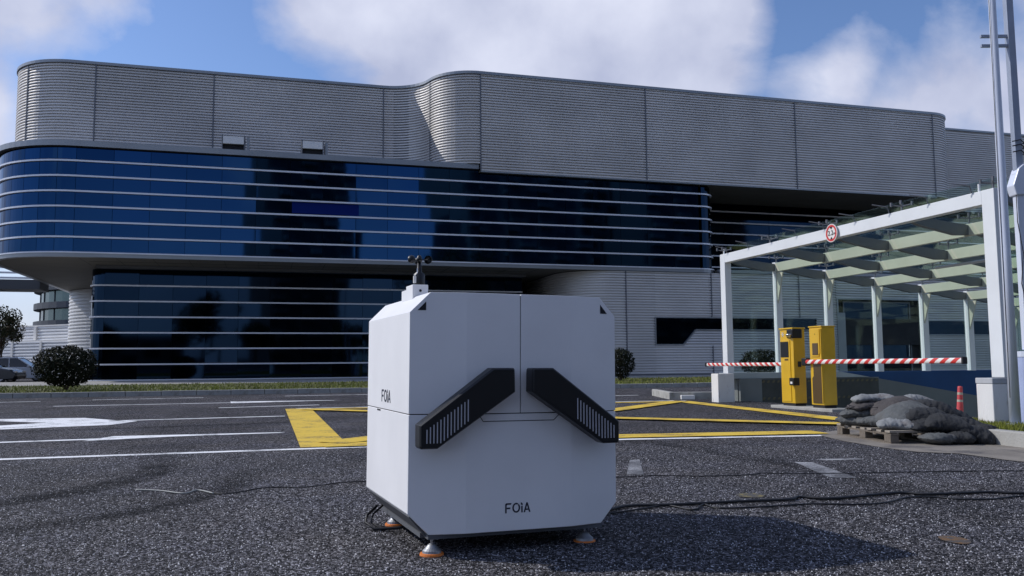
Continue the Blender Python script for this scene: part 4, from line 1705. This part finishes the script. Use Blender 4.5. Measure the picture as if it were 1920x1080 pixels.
MB().tube([(-.09, -.06, 3.1), (-.10, -.07, 2.6), (-.05, -.07, 2.2), (-.09, -.06, 1.8), (-.02, -.10, 1.2), (.03, -.22, .9)], .006, 6).build('down_cable', M_cable, ms)
MB().tube([(-.08, -.06, 1.55), (.05, -.16, 1.38), (.20, -.20, 1.28)], .006, 6).build('loose_wire', M_cable, ms)
MB().tube([(.20, -.19, .93), (.12, -.215, .60), (-.02, -.215, .48), (-.14, -.19, .40), (-.17, -.16, .30)], .006, 6).build('loose_wire', M_cable, ms)

# ============================================================ PALLET AND SANDBAGS
pal = empty('wooden_pallet', (3.90, 8.93, .006), radians(5), 'weathered wooden pallet under the heap of sandbags', 'pallet')
# x = short side (1.0), y = long side (1.2)
bm_ = MB().box(-.5, .5, -.048, .048, 0, .021).mesh('deck_board', mat('pallet deck wood', (.30, .26, .21), .85, var=.25, vscale=7, bump=.4, bscale=50))
for k in range(7):
    inst(bm_, 'deck_board', pal, (.5 + random.uniform(-.012, .012), .05 + k * .183, .107), (0, random.uniform(-.01, .01), random.uniform(-.012, .012)))
for x in (.05, .5, .95):
    MB().box(x - .045, x + .045, 0, 1.2, .086, .106).build('stringer', M_wood, pal)
    for y in (.07, .6, 1.13):
        MB().box(x - .045, x + .045, y - .065, y + .065, .014, .085).build('block', M_wood, pal, bevel=.003)
    MB().box(x - .045, x + .045, 0, 1.2, 0, .013).build('skid', M_wood, pal)


def bag_mesh(Lx, Wy, Hz, seed, m):
    rnd = random.Random(seed)
    nu, nv = 44, 26
    mb = MB()
    off = Vector((seed * 3.7, seed * 1.3, seed * 2.1))
    bend = rnd.uniform(-.10, .10)
    sag = rnd.uniform(-.02, .10)
    for i in range(nu + 1):
        s = -1 + 2 * i / nu
        # plump body that gathers at the tied end
        # rectangular pillow: full width almost to the seamed ends, thin at the seams, gathered where it is tied
        prof = max((1 - abs(s) ** 7) ** .34 if abs(s) < 1 else 0, .03)
        ph = max((1 - abs(s) ** 2.6) ** .62 if abs(s) < 1 else 0, .05)
        if s > .70:
            g_ = max(.22, 1 - (s - .70) * 3.6)
            prof *= g_
            ph *= .45 + .55 * g_
        for j in range(nv):
            a = 2 * pi * j / nv
            ca, sa = cos(a), sin(a)
            ry = math.copysign(abs(ca) ** .80, ca)
            rz = math.copysign(abs(sa) ** 1.12, sa)
            p = Vector((s * Lx / 2, ry * Wy / 2 * prof * 1.05, rz * Hz / 2 * 1.12 * ph))
            p.z += -sag * Hz * 2 * s * s
            p.y += bend * Lx * (s * s - .3)
            d = Vector((0, ca, sa))
            w = noise.noise(p * 4 + off) * .026 + noise.noise(p * 11 + off) * .007 + noise.noise(p * 34 + off) * .0025
            # creases radiating from the gathered end
            w += .010 * sin(a * 11 + seed + 3 * s) * max(0, abs(s) - .35) * prof
            w -= .016 * abs(noise.noise(Vector((s * 5, a * 1.2, seed)))) ** .5 * prof
            rdg = noise.noise(p * 10 + off * 1.7)
            w -= .013 * max(0, 1 - abs(rdg) * 7) ** 2
            p += d * w
            mb.v.append(tuple(p))
    for i in range(nu):
        for j in range(nv):
            j2 = (j + 1) % nv
            mb.f.append((i * nv + j, (i + 1) * nv + j, (i + 1) * nv + j2, i * nv + j2))
    mb.f.append(tuple(range(nv)))
    mb.f.append(tuple(nu * nv + j for j in range(nv))[::-1])
    return mb


BAGS = [
    # x, y, z, length, width, height, yaw, pitch, roll, material, label
    (4.14, 9.85, .425, .52, .32, .13, -4, 2, 0, M_bag2, 'long pale grey sandbag lying on top at the left end of the heap'),
    (4.02, 9.80, .345, .40, .30, .13, 10, 0, 0, M_bag4, 'small brownish sandbag under the long pale one'),
    (4.27, 9.62, .335, .58, .42, .19, 8, -12, 6, M_bag4, 'plump brownish grey sandbag in the middle below the top ones'),
    (4.60, 9.75, .385, .38, .32, .15, -8, 8, 0, M_bag2, 'short pale sandbag on top at the right of the heap'),
    (4.27, 9.30, .268, .62, .46, .22, 10, -14, 16, M_bag1, 'big grey sandbag sloping in the centre of the heap'),
    (3.97, 9.85, .265, .46, .36, .14, -20, 0, 0, M_bag1, 'wrinkled grey sandbag at the left, tangled with rope netting'),
    (3.93, 9.85, .182, .44, .30, .12, -62, 0, 0, M_bag1, 'dark grey sandbag at the front left on the pallet edge'),
    (4.08, 9.13, .186, .44, .28, .12, -14, 5, 6, M_bag2, 'palest sandbag at the front on the pallet corner'),
    (4.66, 9.48, .295, .58, .44, .21, -16, 16, 0, M_bag3, 'shaded sandbag just right of the centre, near the top'),
    (4.84, 9.42, .210, .58, .44, .21, -30, 28, 0, M_bag3, 'shaded sandbag sliding down the right flank of the heap'),
    (4.42, 9.20, .250, .52, .40, .20, -12, 12, 10, M_bag3, 'shaded sandbag leaning on the big central one'),
    (4.32, 9.08, .185, .42, .32, .14, 6, 0, 10, M_bag3, 'dark shaded sandbag low on the pallet front, right of the palest'),
    (4.52, 9.02, .195, .52, .38, .19, -8, 6, 8, M_bag3, 'shaded sandbag on the right half of the pallet front'),
    (4.80, 9.20, .155, .54, .40, .21, -24, 20, 0, M_bag3, 'shaded sandbag at the right front corner of the pallet'),
    (4.36, 8.84, .060, .36, .26, .12, 12, 0, 0, M_bag1, 'crumpled grey sandbag on the ground before the pallet'),
    (4.56, 8.84, .062, .34, .26, .13, -18, 0, 0, M_bag3, 'small shaded sandbag on the ground before the pallet, nearer the kerb'),
    (4.78, 8.92, .085, .44, .34, .18, -20, 22, 0, M_bag3, 'shaded sandbag slumped on the ground beside the kerb end'),
    (4.50, 9.80, .21, .56, .40, .18, 30, 0, 0, M_bag1, 'grey sandbag at the back of the bottom layer'),
    (4.15, 9.95, .21, .56, .40, .18, -10, 0, 0, M_bag1, 'grey sandbag at the far corner of the bottom layer'),
    (4.36, 9.40, .19, .56, .42, .18, 80, 0, 0, M_bag1, 'grey sandbag buried in the middle of the bottom layer'),
    (4.82, 9.72, .20, .56, .40, .20, 60, 0, 0, M_bag3, 'shaded sandbag at the back right of the bottom layer'),
    (4.46, 9.78, .32, .50, .36, .16, 0, 0, 0, M_bag1, 'grey sandbag at the back of the second layer'),
    (4.05, 9.52, .195, .46, .34, .14, -55, 0, 0, M_bag1, 'grey sandbag wedged behind the front left ones'),
    (4.97, 9.05, .10, .36, .28, .16, 30, 20, 0, M_bag3, 'small shaded sandbag resting on the kerb end'),
]
for i, (x, y, z, l_, w_, h_, yw, pt, rl_, m, lb_) in enumerate(BAGS):
    o = bag_mesh(l_, w_, h_, i + 1, m).build('sandbag', m, smooth=True)
    o.location = (x, y, z + .006)
    o.rotation_euler = (radians(rl_), radians(pt), radians(yw))
    tag(o, lb_, 'sandbag', 'sandbags heaped on the pallet')
rn = MB()
rq = random.Random(9)
for k in range(16):
    x0, y0 = 3.86 + rq.random() * .34, 9.55 + rq.random() * .35
    pts = []
    for s in range(7):
        pts.append((x0 + (s - 3) * .045 + rq.uniform(-.02, .02), y0 + rq.uniform(-.04, .04), .315 + .03 * sin(k + s * .7) + rq.uniform(-.01, .02)))
    rn.tube(pts, .0035, 5)
tag(rn.build('rope_netting', M_cable), 'tangle of black rope netting over the left sandbags', 'netting')

# ============================================================ CABLES ON THE GROUND
def smooth_pts(pts, z, k=6, jit=0.0, seed=0):
    P = [Vector((x, y, z)) for x, y in pts]
    out = []
    for i in range(len(P) - 1):
        p0, p1, p2, p3 = P[max(i - 1, 0)], P[i], P[i + 1], P[min(i + 2, len(P) - 1)]
        for s in range(k):
            t = s / k
            out.append(.5 * ((2 * p1) + (-p0 + p2) * t + (2 * p0 - 5 * p1 + 4 * p2 - p3) * t * t + (-p0 + 3 * p1 - 3 * p2 + p3) * t ** 3))
    out.append(P[-1])
    return [tuple(p) for p in out]


CABLES = {'c1': [(0.543, 5.018), (0.686, 5.159), (0.944, 5.185), (1.42, 5.299), (1.695, 5.347), (1.794, 5.447), (1.968, 5.374), (2.288, 5.508), (2.493, 5.586), (2.629, 5.512), (2.849, 5.545), (3.072, 5.578), (3.261, 5.523), (3.864, 5.536)], 'c2': [(0.549, 4.93), (0.735, 5.064), (0.912, 5.186), (1.038, 5.031), (1.141, 5.214), (1.204, 5.078), (1.497, 5.12), (1.776, 5.202), (2.019, 5.171), (2.23, 5.219), (2.448, 5.413), (2.62, 5.426), (2.739, 5.335), (2.93, 5.326), (3.21, 5.438), (3.803, 5.451)], 'c3': [(0.544, 6.45), (0.768, 6.497), (1.08, 6.57), (1.392, 6.52), (1.764, 6.559), (1.919, 6.676), (2.07, 6.634), (2.429, 6.612), (2.853, 6.649), (3.36, 6.682), (3.954, 6.677), (4.641, 6.633)], 'c4': [(-0.808, 6.472), (-1.034, 6.397), (-1.256, 6.325), (-1.44, 6.118), (-1.662, 6.104), (-1.791, 6.034), (-1.906, 5.819), (-2.069, 5.875)], 'c5': [(-2.015, 5.825), (-2.179, 5.979), (-2.216, 5.835), (-2.432, 5.968), (-2.623, 6.028)]}
for nm, r_, m, lb_ in (('c1', .0095, M_cable, 'thick black cable running from the white cabinet to the right edge'),
                       ('c2', .0055, M_cable, 'thin black cable looping along beside the thick one'),
                       ('c3', .0036, M_cable, 'thin dark wire across the asphalt behind the thick cable'),
                       ('c4', .0038, M_cable, 'thin black cable on the asphalt left of the white cabinet')):
    o = MB().tube(smooth_pts(CABLES[nm], r_ + .002), r_, 7).build('cable', m, smooth=True)
    tag(o, lb_, 'cable')
o = MB().tube(smooth_pts(CABLES['c5'], .008), .005, 7).build('cable_end', M_gcable, smooth=True)
tag(o, 'pale frayed end of the cable on the asphalt at the left', 'cable')

# ============================================================ THE WHITE CABINET
rb = empty('instrument_cabinet', (-.476, 3.8855, .095), 0,
           'white faceted instrument cabinet with two slanting black arms, standing on levelling feet', 'instrument cabinet')
rb.rotation_mode = 'XYZ'
Mr = Matrix.Rotation(.3628, 4, 'Z') @ Matrix.Rotation(.0025, 4, 'X') @ Matrix.Rotation(.009, 4, 'Y')
rb.rotation_euler = Mr.to_euler('XYZ')
Wc, Dc, HS, HT, CT, CB, FA1, FA2, FE = 1.0455, .9392, .5347, 1.0915, .0919, .0932, .2573, .7816, .052


def ctop(a):
    return HT - CT + a if a < CT else (HT - (a - (Wc - CT)) if a > Wc - CT else HT)


def cbot(a):
    return CB - a if a < CB else (a - (Wc - CB) if a > Wc - CB else 0.0)


def bfront(a):
    if a < FA1:
        return -FE * a / FA1
    if a > FA2:
        return -FE * (Wc - a) / (Wc - FA2)
    return -FE


def shell(a0, a1, c0, c1, ins=0.0):
    bp = sorted({a0, a1} | {x for x in (CT, CB, FA1, FA2, Wc - CT, Wc - CB) if a0 < x < a1})
    mb = MB()
    for a in bp:
        t, b = min(ctop(a), c1) - ins, max(cbot(a), c0) + ins
        f = bfront(a) + ins
        mb.v += [(a, f, b), (a, f, t), (a, Dc - ins, t), (a, Dc - ins, b)]
    n = len(bp)
    for i in range(n - 1):
        p, q = 4 * i, 4 * (i + 1)
        for j in range(4):
            k = (j + 1) % 4
            mb.f.append((p + j, p + k, q + k, q + j))
    mb.f.append((0, 1, 2, 3))
    e = 4 * (n - 1)
    mb.f.append((e + 3, e + 2, e + 1, e))
    return mb


G = .0022
shell(0, Wc, 0, HS - G).build('lower_shell', M_robot, rb, bevel=.0025, segs=1)
mid = .5215
shell(0, mid - G, HS + G, HT).build('upper_door', M_robot, rb, bevel=.0025, segs=1)
shell(mid + G, Wc, HS + G, HT).build('upper_door', M_robot, rb, bevel=.0025, segs=1)
shell(.006, Wc - .006, .0, HT, .006).build('inner_core', M_gap, rb)
# tray flap lines
tl = MB()


def line_on_front(mb, a0, c0, a1, c1, w, d=.0012):
    v = Vector((a1 - a0, c1 - c0)).normalized()
    n_ = Vector((-v.y, v.x)) * w / 2
    P = [(a0 - n_.x, c0 - n_.y), (a1 - n_.x, c1 - n_.y), (a1 + n_.x, c1 + n_.y), (a0 + n_.x, c0 + n_.y)]
    mb.prism(P, 'y', -FE - d, -FE + .004)


line_on_front(tl, .337, .500, .690, .500, .0035)
line_on_front(tl, .690, .500, .722, .530, .0030)
line_on_front(tl, .337, .500, .318, .530, .0030)
tl.build('flap_joint', M_gap, rb)
MB().prism([(.343, .503), (.688, .503), (.712, .529), (.326, .529)], 'y', -FE - .0006, -FE + .003).build('tray_flap', M_robot, rb)
# corner vents
for tri in (((.034, 1.008), (.072, 1.008), (.072, 1.048)), ((.957, 1.012), (.957, 1.056), (.997, 1.012))):
    cx = sum(p[0] for p in tri) / 3
    bb = bfront(cx)
    b_lo = [bfront(p[0]) for p in tri]
    mb = MB()
    mb.v = [(p[0], b_ - .0015, p[1]) for p, b_ in zip(tri, b_lo)] + [(p[0], b_ + .01, p[1]) for p, b_ in zip(tri, b_lo)]
    mb.f = [(0, 1, 2), (5, 4, 3), (0, 3, 4, 1), (1, 4, 5, 2), (2, 5, 3, 0)]
    v_ = mb.build('corner_vent', M_gap, rb)
# arms with light slits
ARM = [(.355, .745), (.455, .745), (.461, .738), (.463, .636), (.098, .391), (.024, .391), (.016, .400), (.015, .495)]


def arm(mirror):
    f = (lambda a: 1.008 - a) if mirror else (lambda a: a)
    pl = [(f(a), c) for a, c in ARM]
    if mirror:
        pl = pl[::-1]
    k = len(pl)
    cx = sum(p[0] for p in pl) / k
    cz = sum(p[1] for p in pl) / k
    mb = MB()
    # back outline flares slightly behind a chamfered front
    rings = [(-.062, 0.0), (-.135, 0.0), (-.145, .007)]
    for b, ins_ in rings:
        for i, (a, c) in enumerate(pl):
            pa, pb = Vector(pl[i - 1]), Vector(pl[(i + 1) % k])
            v1 = (Vector((a, c)) - pa).normalized()
            v2 = (pb - Vector((a, c))).normalized()
            n1, n2 = Vector((-v1.y, v1.x)), Vector((-v2.y, v2.x))
            nn_ = (n1 + n2).normalized()
            if nn_.dot(Vector((cx - a, cz - c))) < 0:
                nn_ = -nn_
            mb.v.append((a + nn_.x * ins_, b, c + nn_.y * ins_))
    for r_ in range(2):
        for i in range(k):
            j = (i + 1) % k
            mb.f.append((r_ * k + i, r_ * k + j, (r_ + 1) * k + j, (r_ + 1) * k + i))
    mb.f.append(tuple(range(k)))
    mb.f.append(tuple(2 * k + i for i in range(k))[::-1])
    a_ = mb.build('arm', M_black, rb, bevel=.0015, segs=1)
    st = MB().box(min(f(.37), f(.45)), max(f(.37), f(.45)), -.062, -FE, .64, .73)
    st.build('arm_mount', M_black, a_)
    sm = mat('pale slit', (.50, .50, .54), .4)
    for i in range(13):
        a = .047 + i * .0157
        t = .476 + (.6045 - .476) * i / 12
        b = .416 if a < .112 else .416 + (.507 - .416) * (a - .112) / (.235 - .112)
        MB().box(f(a) - .0024, f(a) + .0024, -.1462, -.144, b, t).build('light_slit', sm, a_)
    return a_


arm(False)
arm(True)


# FOIA logo, drawn stroke by stroke
def logo(P, w, h, m, parent):
    """P maps (x right, z up, depth out) to cabinet space; w,h overall size"""
    mb = MB()
    s = h
    t = .155 * s

    def poly(pts):
        n = len(mb.v)
        k = len(pts)
        mb.v += [P(x, z, .0002) for x, z in pts] + [P(x, z, .0014) for x, z in pts]
        mb.f.append(tuple(n + i for i in range(k)))
        mb.f.append(tuple(n + k + i for i in range(k))[::-1])
        for i in range(k):
            j = (i + 1) % k
            mb.f.append((n + i, n + j, n + k + j, n + k + i))

    ux = w / 2.62
    # F
    poly([(0, 0), (t, 0), (t, .78 * s), (.10 * s + t, .86 * s), (.10 * s, s), (0, .88 * s)])
    poly([(.10 * s, s), (.10 * s + t * .6, s - t), (.60 * ux, s - t), (.64 * ux, s)])
    poly([(t + .02 * s, .56 * s), (t + .02 * s, .56 * s - t), (.50 * ux, .56 * s - t), (.54 * ux, .56 * s)])
    # O: ring with a break top right
    cx, cz, rx, rz = 1.14 * ux, .5 * s, .40 * ux, .5 * s
    N = 26
    for i in range(N):
        a0, a1 = 60 + i * 350 / N, 60 + (i + 1) * 350 / N
        a0, a1 = radians(a0), radians(a1)
        poly([(cx + rx * cos(a0), cz + rz * sin(a0)), (cx + rx * cos(a1), cz + rz * sin(a1)),
              (cx + (rx - t) * cos(a1), cz + (rz - t) * sin(a1)), (cx + (rx - t) * cos(a0), cz + (rz - t) * sin(a0))])
    # i with its flag
    x = 1.66 * ux
    poly([(x, 0), (x + t, 0), (x + t, .66 * s), (x, .66 * s)])
    poly([(x - .04 * s, .78 * s), (x + t, .72 * s), (x + t, .90 * s), (x - .04 * s, 1.04 * s)])
    # A
    x0, x1, xm = 1.90 * ux, 2.62 * ux, 2.26 * ux
    poly([(x0, 0), (x0 + t, 0), (xm + t * .3, .86 * s), (xm, s), (xm - t * .5, .96 * s)])
    poly([(x1 - t, 0), (x1, 0), (xm + t * .5, .96 * s), (xm, s), (xm - t * .1, .84 * s)])
    poly([(x0 + .22 * ux, .22 * s), (x1 - .22 * ux, .22 * s), (x1 - .26 * ux, .36 * s), (x0 + .26 * ux, .36 * s)])
    return mb.build('logo_lettering', m, parent)


logo(lambda x, z, d: (.446 + x, -FE - d, .080 + z), .125, .045, M_ink, rb)
logo(lambda x, z, d: (-d, .575 - x, .572 + z), .205, .062, M_ink, rb)
# latch marks on the side
MB().box(-.0015, .003, .60, .68, HS - .012, HS - .004).build('side_latch', M_gap, rb)
# under-frame
uf = MB()
uf.box(.09, Wc - .09, -.022, .045, -.020, -.001)
uf.box(.10, Wc - .10, Dc - .06, Dc - .01, -.022, -.001)
uf.box(.07, .115, .045, Dc - .06, -.022, -.001)
uf.box(Wc - .115, Wc - .07, .045, Dc - .06, -.022, -.001)
uf.prism([(.012, CB - .018), (.014, CB - .008), (.09, .000), (.09, -.016)], 'y', .02, Dc - .02)
uf.prism([(Wc - .010, CB - .022), (Wc - .012, CB - .006), (Wc - .09, .002), (Wc - .09, -.02)], 'y', .02, Dc - .02)
uf.build('under_frame', M_under, rb)
for fx, fy in ((.115, .004), (.882, .020), (.125, .77), (.88, .80)):
    ft = MB().lathe([(.044, .012), (.042, .024), (.030, .034), (.018, .048), (.012, .052)], (fx, fy, -.095), 20).build('levelling_foot', mat('dull zinc', (.30, .31, .33), .5, .7), rb, smooth=False)
    MB().lathe([(.053, .0005), (.055, .004), (.053, .012), (.045, .0135)], (fx, fy, -.095), 28).build('orange_pad', M_orange, ft)
    MB().lathe([(.0075, .05), (.0075, .092)], (fx, fy, -.095), 10).build('threaded_rod', M_chrome, ft)
    MB().lathe([(.015, .070), (.015, .078)], (fx, fy, -.095), 6).build('lock_nut', M_chrome, ft)
hc = MB()
for k, (r_, o_) in enumerate(((.012, 0), (.009, .03))):
    hc.tube([(.02 + o_, .74, .02), (-.035 + o_, .72, -.02), (-.05 + o_, .70, -.055), (-.01 + o_, .66, -.085), (.10, .62, -.080), (.22, .60, -.06)], r_ * .62, 8)
hc.build('cable_loop', M_cable, rb, smooth=True)

# weather station on top
wsn = empty('weather_sensor', (0, 0, 0), 0, 'small white box with black mast and cup anemometer on top of the white cabinet', 'weather sensor')
wsn.matrix_world = Matrix.Translation((-.476, 3.8855, .095)) @ Mr @ Matrix.Translation((.119, .34, HT - .03))
Lx = lambda a, b, c: (a - .119, b - .34, c - (HT - .03))


def lb3(mb, a0, a1, b0, b1, c0, c1):
    p, q = Lx(a0, b0, c0), Lx(a1, b1, c1)
    return mb.box(p[0], q[0], p[1], q[1], p[2], q[2])


bxp = [(.078, 1.072), (.078, 1.152), (.157, 1.152), (.157, HT + .0005), (CT, HT + .0005)]
mb = MB().prism([(a - .119, c - (HT - .03)) for a, c in bxp], 'y', .265 - .34, .40 - .34)
hb = mb.build('box_housing', M_robot, wsn, bevel=.003)
mb = MB().prism([(a - .119, c - (HT - .03)) for a, c in [(.079, 1.074), (.079, 1.135), (.150, 1.135), (.150, HT + .0005), (CT, HT + .0005)]], 'y', .401 - .34, .50 - .34)
mb.build('box_rear', M_robot, wsn, bevel=.003)
ho = MB().lathe([(.0062, 0), (.0062, .004)], (0, 0, 0), 16).build('port', M_gap, hb)
ho.matrix_local = Matrix.Translation(Lx(.117, .2652, 1.122)) @ Matrix.Rotation(pi / 2, 4, 'X')
MB().lathe([(.027, 0), (.029, .01), (.029, .060), (.013, .072), (.008, .13)], Lx(.132, .35, 1.151), 20).build('mast', M_black, wsn, smooth=True)
MB().lathe([(.014, 0), (.016, .012), (.010, .028), (.004, .034)], Lx(.132, .35, 1.275), 16).build('hub', M_black, wsn, smooth=True)
for an in (200, 320, 80):
    c_, s_ = cos(radians(an)), sin(radians(an))
    hub = Vector(Lx(.132, .35, 1.283))
    d = Vector((c_, s_, 0))
    tip = hub + d * .048
    ca_ = MB().tube([tuple(hub), tuple(tip)], .003, 6).build('cup_arm', M_black, wsn)
    cup = MB()
    tan = Vector((-s_, c_, 0))
    prof = [(.0215 * cos(radians(t)), .0215 * sin(radians(t))) for t in range(0, 91, 15)]
    base = 0
    for r_, z in prof:
        for k in range(16):
            a = 2 * pi * k / 16
            p = tip + (d * cos(a) + Vector((0, 0, 1)) * sin(a)) * r_ + tan * z
            cup.v.append(tuple(p))
    for i in range(len(prof) - 1):
        for k in range(16):
            k2 = (k + 1) % 16
            cup.f.append((i * 16 + k, i * 16 + k2, (i + 1) * 16 + k2, (i + 1) * 16 + k))
    cup.build('cup', M_black, ca_, smooth=True)
MB().box(Lx(.098, 0, 0)[0], Lx(.111, 0, 0)[0], -.015, -.004, Lx(0, 0, 1.165)[2], Lx(0, 0, 1.199)[2]).build('white_tag', M_whitep, wsn)
MB().tube([Lx(.105, .33, 1.20), Lx(.118, .33, 1.215), Lx(.120, .34, 1.24)], .0022, 6).build('sensor_lead', M_chrome, wsn)
